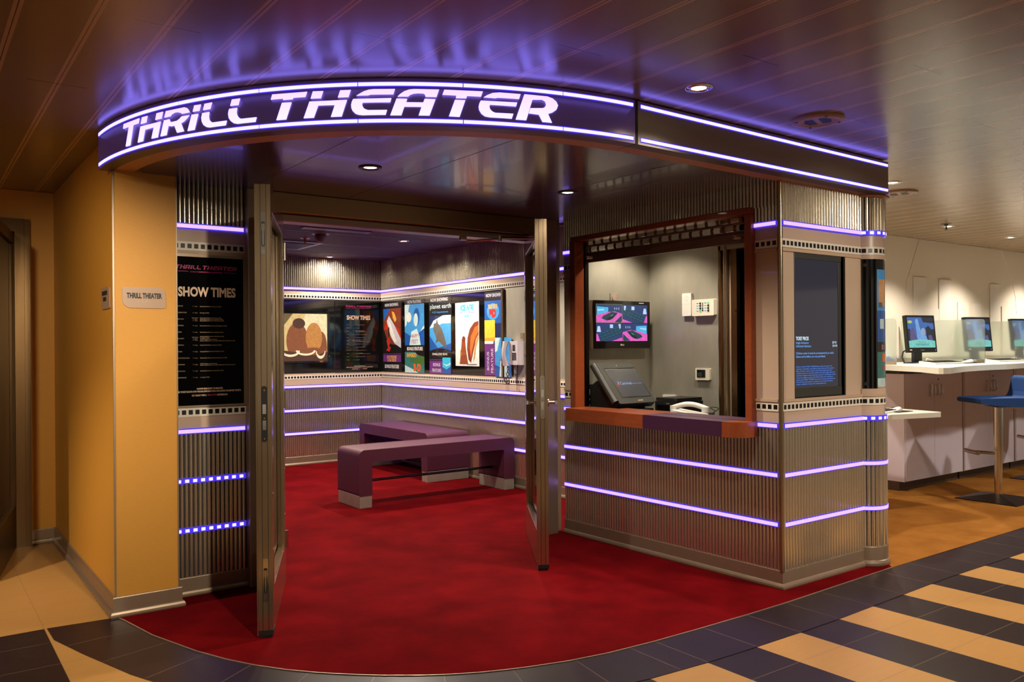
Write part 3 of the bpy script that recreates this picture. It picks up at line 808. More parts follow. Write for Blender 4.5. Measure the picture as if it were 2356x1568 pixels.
# ------------------------------------------------------------------ ENTRANCE DOORS
def door_leaf(name, loc, ang, w, handed, bolts, handles):
    """leaf hinged at the origin, running along local +x to its free edge"""
    r = thing(name, None, None, loc, ang); r['kind'] = 'structure'
    T, H = .066, 2.108; sw = .085; z0 = .012
    mb = MB('stainless'); h = T/2
    mb.box(0, sw, -h, h, z0, H); mb.box(w-sw, w, -h, h, z0, H)
    mb.box(sw, w-sw, -h, h, z0, .225); mb.box(sw, w-sw, -h, h, H-.115, H)
    # dark strips for groove shade on the free edge, and raised glazing beads
    mb.use('gap_shade')
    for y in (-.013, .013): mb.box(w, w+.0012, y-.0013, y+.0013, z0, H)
    mb.use('stainless')
    mb.box(w-.006, w+.004, -h-.006, -h, z0, H)
    for s in (-1, 1):
        mb.box(sw, sw+.012, s*.016, s*.030, .225, H-.115); mb.box(w-sw-.012, w-sw, s*.016, s*.030, .225, H-.115)
        mb.box(sw, w-sw, s*.016, s*.030, .225, .237); mb.box(sw, w-sw, s*.016, s*.030, H-.127, H-.115)
    mb.build('frame', r, True, bevel=.003)
    mb = MB('clear_glass'); mb.box(sw-.005, w-sw+.005, -.004, .004, .22, H-.11); mb.build('glass', r, True)
    mb = MB('chrome')
    for s in (-1, 1):
        for z in (.40, .66, 1.28, 1.86): mb.cyl((w-sw*.5, s*h, z), (w-sw*.5, s*(h+.003), z), .008, n=12); mb.cyl((sw*.5, s*h, z), (sw*.5, s*(h+.003), z), .008, n=12)
    mb.build('screw_caps', r, True)
    mb = MB('black_rubber'); mb.box(.01, w-.002, -h+.008, h-.008, .002, z0); mb.box(w-.09, w+.002, -h-.001, h+.001, z0, .035); mb.build('brush_seal', r, True)
    E0 = ((w+.001, 0, 0), (0, 1, 0), (0, 0, 1))
    for zc in bolts:
        mb = MB('chrome'); mb.slab(*E0, rrect(-.012, .012, zc-.10, zc+.10, .004, 2), .0, .003)
        mb.use('black_plastic'); mb.slab(*E0, rrect(-.0085, .0085, zc-.06, zc+.055, .005, 2), .003, .0034)
        mb.use('stainless_smooth'); mb.slab(*E0, [(-.003, zc-.055), (.003, zc-.055), (.0045, zc+.01), (.007, zc+.02), (.007, zc+.045), (-.007, zc+.045), (-.007, zc+.02), (-.0045, zc+.01)], .0034, .007)
        mb.slab(*E0, rrect(-.006, .006, zc-.092, zc-.072, .002, 2), .003, .005)
        mb.build('flush_bolt', r, True)
    zc = 1.04
    mb = MB('black_plastic' if handed < 0 else 'stainless_smooth'); mb.slab(*E0, rrect(-.013, .013, zc-.13, zc+.13, .012, 5), .0, .004)
    mb.use('chrome'); mb.slab(*E0, rrect(-.008, .008, zc+.0, zc+.045, .001, 1), .004, .009); mb.slab(*E0, rrect(-.008, .008, zc-.075, zc-.03, .001, 1), .004, .007)
    for z in (zc+.11, zc-.02, zc-.115):
        mb.use('brass'); mb.slab(*E0, ellipse(0, z, .004, .004, 10), .004, .005)
    mb.build('lock_plate', r, True)
    if handles:
        for s in (-1, 1):
            mb = MB('chrome'); x = w-.045; z = 1.005
            mb.cyl((x, s*h, z), (x, s*(h+.008), z), .026, n=20); mb.cyl((x, s*h, z), (x, s*(h+.055), z), .009, n=12)
            mb.rbox(x-.12, x+.012, s*(h+.045), s*(h+.062), z-.011, z+.011, .006); mb.build('handle', r, True, bevel=.003)
    mb = MB('stainless_smooth')
    for z in (.25, 1.05, 1.90): mb.cyl((-.006, h+.006, z-.05), (-.006, h+.006, z+.05), .009, n=12)
    mb.build('hinge', r, True)
    return r
ax, ay = 1.722, 4.655; bx, by = 1.343, 3.815
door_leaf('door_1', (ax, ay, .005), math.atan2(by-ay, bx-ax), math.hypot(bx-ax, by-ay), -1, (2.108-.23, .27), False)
ax, ay = 3.617, 4.775; bx, by = 3.083, 3.945
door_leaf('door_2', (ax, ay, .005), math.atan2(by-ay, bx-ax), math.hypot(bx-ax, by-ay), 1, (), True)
# closer arms under the door head
t = thing('door_closer', 'thin folding closer arm between the door head and the open right door', 'door closer', (3.40, 4.70, 2.05))
mb = MB('bronze_header'); mb.rbox(3.02, 3.07, 4.74, 4.765, 2.07, 2.092, .006); mb.build('bracket', t)
mb = MB('stainless_smooth'); mb.tube([(3.06, 4.74, 2.06), (3.24, 4.60, 2.075)], .008, 8); mb.tube([(3.24, 4.60, 2.082), (3.50, 4.62, 2.10)], .008, 8); mb.cyl((3.24, 4.60, 2.06), (3.24, 4.60, 2.095), .014, n=12); mb.build('arm', t)
# left glass door
r = thing('door_3', None, None, (.575, 6.585, 0), math.atan2(-.975, -.19)); r['kind'] = 'structure'
mb = MB('dark_bronze'); mb.box(0, .025, -.022, .022, .012, 2.14); mb.box(.85, .90, -.022, .022, .012, 2.14); mb.box(.025, .85, -.022, .022, .012, .30); mb.box(.025, .85, -.022, .022, 2.07, 2.14); mb.build('frame', r, True, bevel=.003)
mb = MB('smoky_glass'); mb.box(.02, .86, -.005, .005, .29, 2.08); mb.build('glass', r, True)
for z in (2.0, 1.62, .33):
    mb = MB('stainless_smooth'); mb.cyl((-.006, -.03, z-.06), (-.006, -.03, z+.06), .014, n=12); mb.rbox(-.01, .06, -.034, -.022, z-.05, z+.05, .004); mb.build('hinge', r, True)
mb = MB('charcoal'); mb.rbox(.02, .20, -.075, -.022, 2.09, 2.16, .006); mb.build('closer', r, True, bevel=.004)

# ------------------------------------------------------------------ WALL SIGNS ON THE YELLOW COLUMN
S1 = ((0, 4.57, 0), (1, 0, 0), (0, 0, 1))
t = thing('wall_sign', 'beige leaf-shaped THRILL THEATER plaque on the front of the yellow column', 'sign', (.985, 4.57, 1.61), group=None)
mb = MB('sign_plate'); mb.slab(*S1, rrect(.882, 1.089, 1.560, 1.666, .01, 6, (.042, .010, .036, .010)), .0005, .006); mb.build('plate', t)
mb = MB('ink'); write(mb, 'THRILL THEATER', *S1, .902, 1.611, .026, .170, .05, off=.0065); mb.build('lettering', t)
mb = MB('pale_ink')
for i, x in enumerate((.955, .963, .975, .981, .994, 1.0, 1.012)): mb.slab(*S1, ellipse(x, 1.592 + (i % 3)*.003, .0012, .0012, 8), .006, .0068)
mb.build('braille', t)
S2 = ((.84, 0, 0), (0, -1, 0), (0, 0, 1))
t = thing('wall_sign', 'small beige plaque with two dark text blocks round the corner on the yellow side wall', 'sign', (.84, 4.74, 1.61))
mb = MB('sign_plate'); mb.slab(*S2, rrect(-4.852, -4.636, 1.560, 1.672, .01, 6, (.036, .01, .036, .01)), .0005, .006); mb.build('plate', t)
mb = MB('ink_soft'); mb.rect(*S2, -4.827, -4.687, 1.631, 1.654, .0065); mb.rect(*S2, -4.798, -4.713, 1.600, 1.622, .0065); mb.build('lettering', t)

# ------------------------------------------------------------------ SHOW TIMES BOARDS
ROWS = [('VENICE', ['7 - 11pm'], ['Happy Feet & Bamboo Express (15:20)']), ('DUBROVNIK', ['7 - 11pm'], ['Ice Age (17:05)']),
 ('SEA DAY', ['10am-Noon', '2 - 5pm', '7 - 11pm'], ['Happy Feet & Bamboo Express (15:20)', 'Speed Racer & Extreme Log Ride (16:22)', "Sponge Bob & Mumble's Wild Ride (11:07)"]),
 ('ATHENS', ['7 - 11pm'], ['Planet Earth Shallow Seas & Dolphins (17:02)']), ('IZMIR', ['7 - 11pm'], ['Speed Racer & Extreme Log Ride (16:22)']),
 ('SEA DAY', ['10am-Noon', '2 - 5pm', '7 - 11pm'], ["Sponge Bob & Mumble's Wild Ride (11:07)", 'Ice Age (17:05)', 'Thrill Theater Ride Package:', "Bamboo Express/Extreme Log Ride/Mumble's Wild Ride (14:45)"]),
 ('MESSINA', ['7 - 11pm'], ['Happy Feet & Bamboo Express (15:20)']), ('OLBIA', ['7 - 11pm'], ["Sponge Bob & Mumble's Wild Ride (11:07)"]),
 ('CIVITAVECCHIA', ['7 - 11pm'], ['Planet Earth Shallow Seas & Dolphins (17:02)']), ('LIVORNO', ['7 - 11pm'], ['Thrill Theater Ride Package:', "Bamboo Express/Extreme Log Ride/Mumble's Wild Ride (14:45)"]),
 ('MONACO', ['7 - 11pm'], ['Speed Racer & Extreme Log Ride (16:22)']), ('MARSEILLES', ['7 - 11pm'], ['Ice Age (17:05)'])]
def schedule(t, F, ox, k, zt, zs, zrow, drow, zb):
    """titles and rows; ox left margin, k horizontal scale (1 = entrance board)"""
    mb = MB('magenta_ink'); flat_title(mb, *F, ox - .012*k, ox + .318*k, zt, .022)
    mb.rect(*F, ox-.012*k, ox+.055*k, zt-.0135, zt-.0115, .0006); mb.rect(*F, ox+.245*k, ox+.312*k, zt-.0135, zt-.0115, .0006)
    write(mb, 'A MULTI-DIMENSIONAL EXPERIENCE', *F, ox+.15*k, zt-.0175, .008, .172*k, .01, 'c', .0006, .2); mb.build('title', t)
    mb = MB('pale_ink'); write(mb, 'SHOW TIMES', *F, ox, zs, .051, .310*k, .038, off=.0006); mb.build('heading', t)
    for i, (port, tm, sh) in enumerate(ROWS):
        z = zrow - drow*i; mb = MB('dim_ink')
        write(mb, port, *F, ox-.004*k, z-.003, .0062, None, .004, off=.0006, maxw=.066*k)
        for j, s_ in enumerate(tm): write(mb, s_, *F, ox+.088*k, z-.003 + ((len(tm)-1)/2-j)*.0078, .0052, None, .004, 'c', .0006, maxw=.036*k)
        for j, s_ in enumerate(sh): write(mb, s_, *F, ox+.114*k, z-.003 + ((len(sh)-1)/2-j)*.0078, .0055, len(s_)*.0033*k, .006, off=.0006)
        mb.build('schedule_lettering', t)
    mb = MB('pale_ink')
    write(mb, 'SHOWS RUN EVERY 30 MINUTES.', *F, ox+.165*k, zb+.036, .0095, .142*k, .02, 'c', .0006)
    write(mb, 'SEE TICKET BOOTH FOR PRICING INFORMATION, INCLUDING UNLIMITED TICKETS.', *F, ox+.165*k, zb+.021, .0095, .345*k, .02, 'c', .0006)
    write(mb, 'GET READY FOR A', *F, ox+.068*k, zb, .0095, .078*k, .02, 'l', .0006); write(mb, 'EXPERIENCE!', *F, ox+.206*k, zb, .0095, .055*k, .02, 'l', .0006)
    mb.use('magenta_ink'); write(mb, 'THRILLIFYING', *F, ox+.150*k, zb, .0095, .054*k, .015, 'l', .0006, .2); mb.build('footer_lettering', t)
F = ((0, 4.716, 0), (1, 0, 0), (0, 0, 1))
t = thing('show_times_board', 'black SHOW TIMES board on the ribbed wall beside the yellow column', 'notice board', (1.34, 4.72, 1.04))
mb = MB('black_gloss'); mb.box(1.152, 1.543, 4.7162, 4.729, 1.040, 1.853); mb.build('panel', t)
schedule(t, F, 1.190, 1., 1.785, 1.638, 1.583, .0354, 1.090)
F = ((0, 9.184, 0), (1, 0, 0), (0, 0, 1))
t = thing('show_times_board', 'black SHOW TIMES board on the lobby back wall right of the screen', 'notice board', (4.40, 9.19, 1.06))
mb = MB('black_gloss'); mb.box(4.088, 4.688, 9.1842, 9.199, 1.057, 1.905); mb.build('panel', t)
schedule(t, F, 4.235, 1., 1.832, 1.684, 1.622, .0380, 1.090)

# ------------------------------------------------------------------ LOBBY SCREEN (plain warm picture)
t = thing('wall_screen', 'flat screen on the lobby back wall showing a warm brown and gold picture', 'screen', (3.6, 9.19, 1.15))
mb = MB('black_gloss'); mb.box(2.95, 4.083, 9.190, 9.199, 1.057, 1.905); mb.build('surround', t)
mb = MB('tv_bezel'); mb.box(3.17, 4.0, 9.13, 9.189, 1.172, 1.765); mb.build('bezel', t, bevel=.006)
for nm, c, s in (('tv_gold', (226, 190, 120), 1.), ('tv_pale', (246, 226, 172), 1.), ('tv_olive', (120, 96, 54), .8), ('tv_rust', (150, 78, 36), .9), ('tv_brown', (84, 40, 20), .8), ('tv_amber', (206, 132, 58), 1.), ('tv_cream', (244, 222, 176), 1.1), ('tv_dark', (52, 24, 14), .7)): screen(nm, c, s)
F = ((0, 9.1295, 0), (1, 0, 0), (0, 0, 1)); mb = MB('tv_gold'); mb.rect(*F, 3.21, 3.962, 1.20, 1.742)
o = .0004
def blob(m, pts, k): mb.use(m); mb.flat(*F, pts, o*k)
blob('tv_olive', [(3.21, 1.742), (3.21, 1.40), (3.36, 1.50), (3.55, 1.742)], 1)
blob('tv_pale', [(3.70, 1.742), (3.66, 1.62), (3.76, 1.46), (3.962, 1.36), (3.962, 1.742)], 1)
blob('tv_rust', ellipse(3.60, 1.43, .13, .21, 22), 2); blob('tv_brown', ellipse(3.62, 1.63, .075, .06, 18), 3)
blob('tv_amber', ellipse(3.80, 1.47, .10, .17, 22), 3); blob('tv_rust', ellipse(3.89, 1.36, .07, .18, 20), 2)
blob('tv_brown', [(3.21, 1.20), (3.21, 1.26), (3.40, 1.33), (3.60, 1.30), (3.80, 1.34), (3.962, 1.30), (3.962, 1.20)], 4)
blob('tv_rust', ellipse(3.78, 1.31, .14, .045, 20), 5)
mb.use('tv_cream')
for c0, rx, rz in ((3.52, .11, .07), (3.70, .12, .06), (3.88, .06, .09)):
    mb.flat(*F, [(c0 + rx*math.cos(a), 1.34 - rz*.3 + rz*math.sin(a)) for a in [PI + PI*i/12 for i in range(13)]] + [(c0 + rx*.8*math.cos(a), 1.34 - rz*.3 + rz*.62*math.sin(a)) for a in [2*PI - PI*i/12 for i in range(13)]], o*6)
mb.use('tv_dark'); mb.flat(*F, [(3.21, 1.20), (3.30, 1.20), (3.34, 1.26), (3.21, 1.30)], o*7)
mb.build('picture', t)
mb = MB('blue_led'); mb.box(3.985, 3.991, 9.1285, 9.13, 1.25, 1.256); mb.build('standby_light', t)

# ------------------------------------------------------------------ POSTERS ON THE LOBBY RIGHT WALL
PX = 4.690
mb = MB('black_gloss'); mb.box(PX, 4.699, 6.62, 9.185, 1.057, 1.905); tag(mb.build('poster_board'), 'long black glossy board behind the movie posters on the lobby right wall', 'board')
mb = MB('stainless'); mb.box(4.672, 4.699, 6.600, 6.62, 1.05, 1.91); struct('trim_22', mb)
def paint(n, c, s=.42):
    if n not in M: mat(n, c, .4, coat=.7, var=.3, scale=26)
    return n
for n, c in (('pt_black', (14, 12, 14)), ('pt_white', (240, 236, 234)), ('pt_red', (190, 44, 36)), ('pt_rust', (122, 52, 30)), ('pt_silver', (196, 196, 206)), ('pt_gold', (214, 160, 60)), ('pt_purple', (112, 48, 132)), ('pt_sky', (62, 150, 220)),
    ('pt_ice', (196, 226, 244)), ('pt_deep', (24, 84, 170)), ('pt_teal', (52, 120, 118)), ('pt_orange', (224, 104, 40)), ('pt_green', (70, 110, 50)), ('pt_grey', (92, 90, 88)), ('pt_navy', (18, 34, 84)), ('pt_cyan', (50, 190, 230)), ('pt_brown', (142, 70, 36)), ('pt_tan', (196, 150, 100)), ('pt_yellow', (228, 196, 60)), ('pt_pink', (220, 150, 180))): paint(n, c)
k_ = [0]
class Poster:
    def __init__(s, label, y0, y1, z0, z1, bg='pt_black'):
        s.y0 = y0; s.w = y0 - y1; s.z0 = z0; s.h = z1 - z0; s.k = 0; s.label = label
        s.F = ((PX-.0015-.0002*len(k_), y0, z0), (0, -1, 0), (0, 0, 1)); s.mb = MB(bg)
        s.mb.slab(*s.F, [(0, 0), (s.w, 0), (s.w, s.h), (0, s.h)], -.001, 0.)
    def P(s, m, pts):
        s.k += 1; s.mb.use(m); s.mb.flat(*s.F, [(min(max(x, 0), 1)*s.w, min(max(y, 0), 1)*s.h) for x, y in pts], .00012*s.k); return s
    def T(s, m, txt, x, y, h, w, bold=.03, rot=False, slant=0., off=None):
        s.k += 1; s.mb.use(m)
        if rot: write(s.mb, txt, *s.F, x*s.w, y*s.h, h*s.w, w*s.h, bold, 'l', .00012*s.k, 0, True)
        else: write(s.mb, txt, *s.F, x*s.w, y*s.h, h*s.h, w*s.w, bold, 'c', .00012*s.k, slant)
        return s
    def done(s): return tag(s.mb.build('movie_poster'), s.label, 'poster', 'movie posters along the lobby right wall')
def R_(x0, x1, y0, y1): return [(x0, y0), (x1, y0), (x1, y1), (x0, y1)]
A = Poster('black movie poster with red and silver artwork and EXTREME LOG RIDE, nearest the lobby corner', 9.14, 8.66, 1.065, 1.895)
A.P('pt_rust', R_(.04, .96, .26, .90)).P('pt_deep', [(.04, .90), (.04, .72), (.4, .90)]).P('pt_black', [(.04, .26), (.04, .62), (.30, .40), (.96, .36), (.96, .26)])
A.P('pt_red', [(.05, .60), (.30, .74), (.86, .60), (.96, .50), (.96, .44), (.40, .60)]).P('pt_silver', [(.22, .72), (.34, .80), (.62, .66), (.96, .46), (.96, .33), (.62, .40), (.42, .50)]).P('pt_white', [(.30, .74), (.46, .66), (.74, .42), (.60, .42), (.40, .54)])
A.P('pt_gold', [(.50, .86), (.62, .84), (.74, .74), (.66, .70), (.55, .76)]).P('pt_black', [(.30, .62), (.36, .64), (.34, .48), (.30, .50)])
A.P('pt_red', [(.20, .44), (.34, .50), (.40, .42), (.34, .36), (.44, .34), (.36, .28), (.18, .30), (.28, .34)])
A.T('pt_silver', 'NOW SHOWING', .48, .935, .042, .70, .03).P('pt_purple', R_(.02, .96, .135, .235)).P('pt_purple', R_(.02, .96, .245, .252))
A.T('pt_gold', 'EXTREME', .48, .185, .040, .50, .04).T('pt_gold', 'LOG RIDE!', .48, .14, .040, .46, .04).T('pt_white', 'BONUS FEATURE', .48, .045, .052, .74, .03).done()
B = Poster('blue movie poster lettered HAPPY FEET over a jungle picture, with a NOW PLAYING heading', 8.585, 8.135, 1.058, 1.895)
B.P('pt_sky', R_(0, 1, .375, .935)).P('pt_ice', [(0, .935), (0, .62), (.10, .66), (.24, .92), (.30, .935)]).P('pt_deep', [(0, .375), (0, .56), (.30, .50), (.62, .52), (1, .60), (1, .375)]).P('pt_ice', [(.24, .375), (.34, .56), (.62, .60), (.76, .50), (.82, .375)])
B.P('pt_white', ellipse(.22, .76, .13, .07, 16)).P('pt_deep', ellipse(.62, .76, .15, .12, 18)).P('pt_ice', ellipse(.58, .72, .11, .09, 18)).P('pt_white', [(.80, .56), (1, .60), (1, .64)])
B.T('pt_red', 'HAPPY', .53, .475, .055, .42, .0).T('pt_red', 'FEET', .53, .40, .055, .32, .0)
B.T('pt_silver', 'NOW PLAYING', .50, .948, .042, .70, .03).T('pt_white', 'BONUS FEATURE', .52, .305, .048, .80, .03)
B.P('pt_teal', R_(0, 1, 0, .285)).P('pt_green', [(.40, .18), (1, .26), (1, .12), (.55, .10)]).P('pt_black', [(.5, .285), (1, .285), (1, .22), (.7, .24)]).P('pt_ice', [(0, .0), (0, .10), (.40, .05), (.70, .0)])
B.T('pt_gold', 'BAMBOO', .36, .215, .055, .50, .05, slant=-.1).T('pt_green', 'EXPRESS', .56, .145, .050, .58, .04).T('pt_orange', '3-D', .64, .03, .090, .38, .08).done()
C = Poster('planet earth movie poster with a grey whale over the blue globe', 8.03, 7.555, 1.058, 1.885)
C.P('pt_navy', R_(.03, .97, .29, .77)).P('pt_sky', [(.03, .30), (.03, .62), (.30, .72), (.70, .76), (.97, .74), (.97, .30)]).P('pt_ice', [(.03, .60), (.20, .70), (.62, .765), (.97, .765), (.97, .66), (.60, .66), (.25, .62)]).P('pt_deep', [(.03, .30), (.03, .50), (.40, .34), (.97, .40), (.97, .30)])
C.P('pt_grey', [(.36, .73), (.42, .66), (.56, .60), (.68, .50), (.80, .34), (.62, .37), (.44, .43), (.28, .40), (.34, .46), (.20, .58), (.22, .66), (.32, .67)]).P('pt_black', [(.03, .30)] + [(.03 + .94*i/12, .30 + .035*math.sin(PI*i/12)) for i in range(13)] + [(.97, .30), (.97, .22), (.03, .22)])
C.T('pt_ice', 'planet earth', .52, .86, .062, .92, .0).T('pt_sky', '4-D experience', .50, .80, .026, .70, .0).T('pt_white', 'SHALLOW SEAS', .48, .245, .030, .66, .01)
C.T('pt_silver', 'NOW SHOWING', .46, .955, .042, .76, .03).P('pt_purple', R_(.02, .97, 0, .17)).P('pt_purple', R_(.02, .97, .18, .19)).T('pt_silver', 'BONUS', .34, .10, .042, .32, .03).T('pt_silver', 'FEATURE', .34, .025, .042, .40, .03)
C.P('pt_cyan', R_(.60, .95, .005, .215)).P('pt_deep', [(.60, .005), (.60, .09), (.78, .06), (.95, .10), (.95, .005)]).P('pt_ice', [(.60, .14), (.78, .12), (.95, .15), (.95, .13), (.78, .10)]).done()
D = Poster('white movie poster lettered ICE AGE with rust-brown artwork', 7.48, 7.03, 1.15, 1.81, 'pt_white')
D.T('pt_sky', 'ICE AGE', .50, .875, .085, .56, .08).T('pt_deep', 'DAWN OF THE DINOSAURS', .50, .825, .036, .66, .04).T('pt_cyan', '4-D', .50, .765, .045, .22, .06).T('pt_cyan', 'THE      EXPERIENCE', .50, .725, .026, .64, .02)
D.P('pt_deep', R_(.16, .38, .785, .788)).P('pt_deep', R_(.62, .84, .785, .788))
D.P('pt_rust', [(.98, .70), (.80, .68), (.62, .58), (.52, .44), (.50, .26), (.56, .10), (.66, .05), (.74, .20), (.84, .36), (.98, .50)]).P('pt_orange', [(.98, .64), (.82, .60), (.66, .46), (.62, .28), (.66, .12), (.72, .26), (.82, .42), (.98, .54)]).P('pt_tan', [(.98, .50), (.86, .42), (.80, .26), (.76, .08), (.82, .12), (.88, .30), (.98, .42)])
D.P('pt_brown', [(.18, .03), (.24, .22), (.28, .42), (.34, .46), (.40, .44), (.46, .24), (.54, .03)]).P('pt_rust', ellipse(.36, .42, .07, .05, 14)).P('pt_tan', [(.20, .24), (.25, .27), (.24, .20), (.28, .17), (.20, .17)]).P('pt_grey', [(.5, .02), (.9, .025), (.9, .035), (.5, .03)]).done()
E_ = Poster('blue 3D movie poster with a yellow block above a purple BONUS FEATURE strip', 6.93, 6.632, 1.065, 1.895)
E_.P('pt_deep', R_(.0, .98, .38, .89)).P('pt_navy', R_(.60, .98, .38, .62)).P('pt_sky', ellipse(.50, .76, .36, .10, 18)).T('pt_gold', 'THE RIDE', .48, .80, .045, .55, .06).T('pt_red', '3D', .48, .70, .085, .42, .1)
E_.P('pt_yellow', R_(.0, .62, .41, .66)).P('pt_gold', R_(.0, .62, .41, .45)).P('pt_white', R_(.0, .52, .375, .41)).P('pt_purple', R_(.0, .64, 0, .37)).T('pt_silver', 'BONUS', .26, .06, .13, .22, .02, True).T('pt_silver', 'FEATURE', .50, .03, .13, .29, .02, True)
E_.T('pt_silver', 'NOW SHOWING', .60, .935, .042, 1.0, .03).done()
k_.append(0); k_.append(0); k_.append(0)
Fp = Poster('small blue HAPPY FEET poster beside the white wall telephone', 6.745, 6.47, 1.055, 1.437, 'pt_sky')
Fp.F = ((PX-.006, 6.745, 1.055), (0, -1, 0), (0, 0, 1)); Fp.mb = MB('pt_sky'); Fp.mb.slab(*Fp.F, [(0, 0), (Fp.w, 0), (Fp.w, Fp.h), (0, Fp.h)], -.001, 0.)
Fp.P('pt_ice', [(0, 1), (0, .62), (.14, .66), (.32, .98), (.36, 1)]).P('pt_deep', [(0, 0), (0, .30), (.35, .24), (.7, .26), (1, .40), (1, 0)]).P('pt_ice', [(.26, 0), (.34, .40), (.62, .44), (.80, .30), (.86, 0)]).P('pt_grey', ellipse(.55, .74, .16, .15, 16)).P('pt_ice', ellipse(.53, .68, .12, .13, 16))
Fp.T('pt_red', 'HAPPY', .55, .38, .10, .46, .0).T('pt_red', 'FEET', .55, .26, .10, .34, .0)
Fp.done()

# wall telephone
t = thing('wall_telephone', 'pale grey wall telephone with a black cord beside the posters', 'telephone', (4.68, 6.40, 1.17))
mb = MB('grey_phone'); mb.prism([(4.70, 6.47), (4.70, 6.28), (4.655, 6.285), (4.640, 6.31), (4.640, 6.44), (4.655, 6.465)], 1.175, 1.40); mb.build('body', t, bevel=.012)
mb = MB('grey_phone')
rows = []
for i in range(13):
    u = i/12; z = 1.165 + .235*u; x = 4.628 - .030*math.sin(PI*u); w = .024 + .010*abs(2*u-1)**2; d = .020 + .012*abs(2*u-1)**3
    rows.append([(x + d*math.cos(a), 6.475 + w*math.sin(a), z) for a in [2*PI*k/12 for k in range(13)]])
mb.grid(rows); mb.poly3(rows[0][:-1]); mb.poly3(rows[-1][:-1]); mb.build('handset', t)
mb = MB('charcoal')
for r_ in range(4):
    for c_ in range(3): mb.box(4.634, 4.640, 6.335 + c_*.022, 6.348 + c_*.022, 1.225 + r_*.018, 1.236 + r_*.018)
for r_ in range(5): mb.box(4.636, 4.640, 6.35, 6.39, 1.31 + r_*.012, 1.316 + r_*.012)
mb.build('keypad', t)
mb = MB('cable')
pts = [(4.63 + .006*math.cos(i*1.9), 6.455 + (0.018 if i < 16 else -.012)*math.sin(i/31*PI)*1.6 + .006*math.sin(i*1.9), 1.165 - .17*math.sin(PI*i/31)) for i in range(32)]
mb.tube(pts, .004, 6); mb.tube([(4.66, 6.34, 1.175), (4.66, 6.345, 1.10), (4.665, 6.36, 1.03)], .005, 6); mb.build('cord', t)
t = thing('wall_box', 'small grey box above the wall telephone', 'box', (4.69, 6.28, 1.44)); mb = MB('trim_metal'); mb.rbox(4.68, 4.699, 6.27, 6.32, 1.42, 1.475, .004); mb.build('cover', t, bevel=.003)

# ------------------------------------------------------------------ BENCHES
def bench(loc, w, l, rot, label, rail):
    """upside-down U, padded; local x along the bench"""
    t = thing('bench', label, 'bench', loc, rot); H = .49; th = .105; R = .05
    def outline(L, h, r, n=6):
        o = [(0, .11)]
        o += [(r + r*math.cos(a), h - r + r*math.sin(a)) for a in [PI - .5*PI*i/n for i in range(n+1)]]
        o += [(L - r + r*math.cos(a), h - r + r*math.sin(a)) for a in [.5*PI - .5*PI*i/n for i in range(n+1)]]
        return o + [(L, .11)]
    out = outline(l, H, R)
    ir = .018; li = .12
    inn = [(l-li, .11)] + [(l-li-ir+ir*math.cos(a), H-th-ir+ir*math.sin(a)) for a in [.5*PI*i/4 for i in range(5)]] + [(li+ir+ir*math.cos(a), H-th-ir+ir*math.sin(a)) for a in [.5*PI + .5*PI*i/4 for i in range(5)]] + [(li, .11)]
    mb = MB('purple_fabric'); mb.slab((0, 0, 0), (1, 0, 0), (0, 0, 1), out + inn, 0, w)   # normal is -y
    mb.build('upholstery', t, True, bevel=.016, seg=3)
    for x0 in (0, l-li):
        mb = MB('zinc_panel'); mb.box(x0+.003, x0+li-.003, -w+.003, -.003, 0.005, .112); mb.build('foot_plate', t, True, bevel=.003)
    mb = MB('purple_fabric'); mb.tube([(.04, -.008, H+.001), (l-.04, -.008, H+.001)], .003, 6); mb.tube([(.04, -w+.008, H+.001), (l-.04, -w+.008, H+.001)], .003, 6); mb.build('piping', t, True)
    if rail:
        mb = MB('dark_metal'); mb.cyl((li, -w*.5, .20), (l-li, -w*.5, .20), .012, n=14); mb.build('foot_rail', t, True)
    return t
bench((3.04, 6.80, 0), .43, 1.60, 0, 'front purple padded bench with a dark foot rail, reaching toward the lobby right wall', True)
bench((4.165, 7.185, 0), .49, 1.53, PI/2, 'rear purple padded bench standing along the lobby right wall under the posters', False)

# ------------------------------------------------------------------ LOBBY CEILING FITTINGS
t = thing('smoke_detector', 'white dome detector on the purple lobby ceiling', 'detector', (3.10, 7.27, 2.40))
mb = MB('detector_grey'); mb.lathe([(.0, -.075), (.028, -.074), (.048, -.05), (.054, -.03), (.054, -.01), (.05, 0)], n=24); mb.build('dome', t, True)
mb = MB('ceiling_trim'); mb.lathe([(.05, -.004), (.082, -.004), (.084, 0)], n=28); mb.build('base_ring', t, True)
def sprinkler(x, y, z, label, plate, red, dark=False):
    t = thing('sprinkler', label, 'sprinkler', (x, y, z))
    mb = MB(plate); mb.lathe([(.0, -.003), (.045, -.004), (.05, 0)], n=24); mb.build('plate', t, True)
    m = 'dark_metal' if dark else 'brass'
    mb = MB('red_plastic' if red else m); mb.lathe([(.018, -.004), (.016, -.018), (.008, -.02)], n=16); mb.build('collar', t, True)
    mb = MB(m); mb.cyl((0, 0, -.018), (0, 0, -.055), .004, n=8); mb.tube([(-.010, 0, -.02), (-.012, 0, -.04), (0, 0, -.056)], .0025, 6); mb.tube([(.010, 0, -.02), (.012, 0, -.04), (0, 0, -.056)], .0025, 6); mb.lathe([(0, -.058), (.014, -.057), (.014, -.055), (0, -.055)], n=14); mb.build('head', t, True)
sprinkler(3.09, 7.62, 2.40, 'sprinkler with a red collar on the purple lobby ceiling', 'ceiling_trim', True)
sprinkler(7.78, 3.88, 2.452, 'dark sprinkler hanging from the hall ceiling over the computer counter', 'dark_metal', False, True)
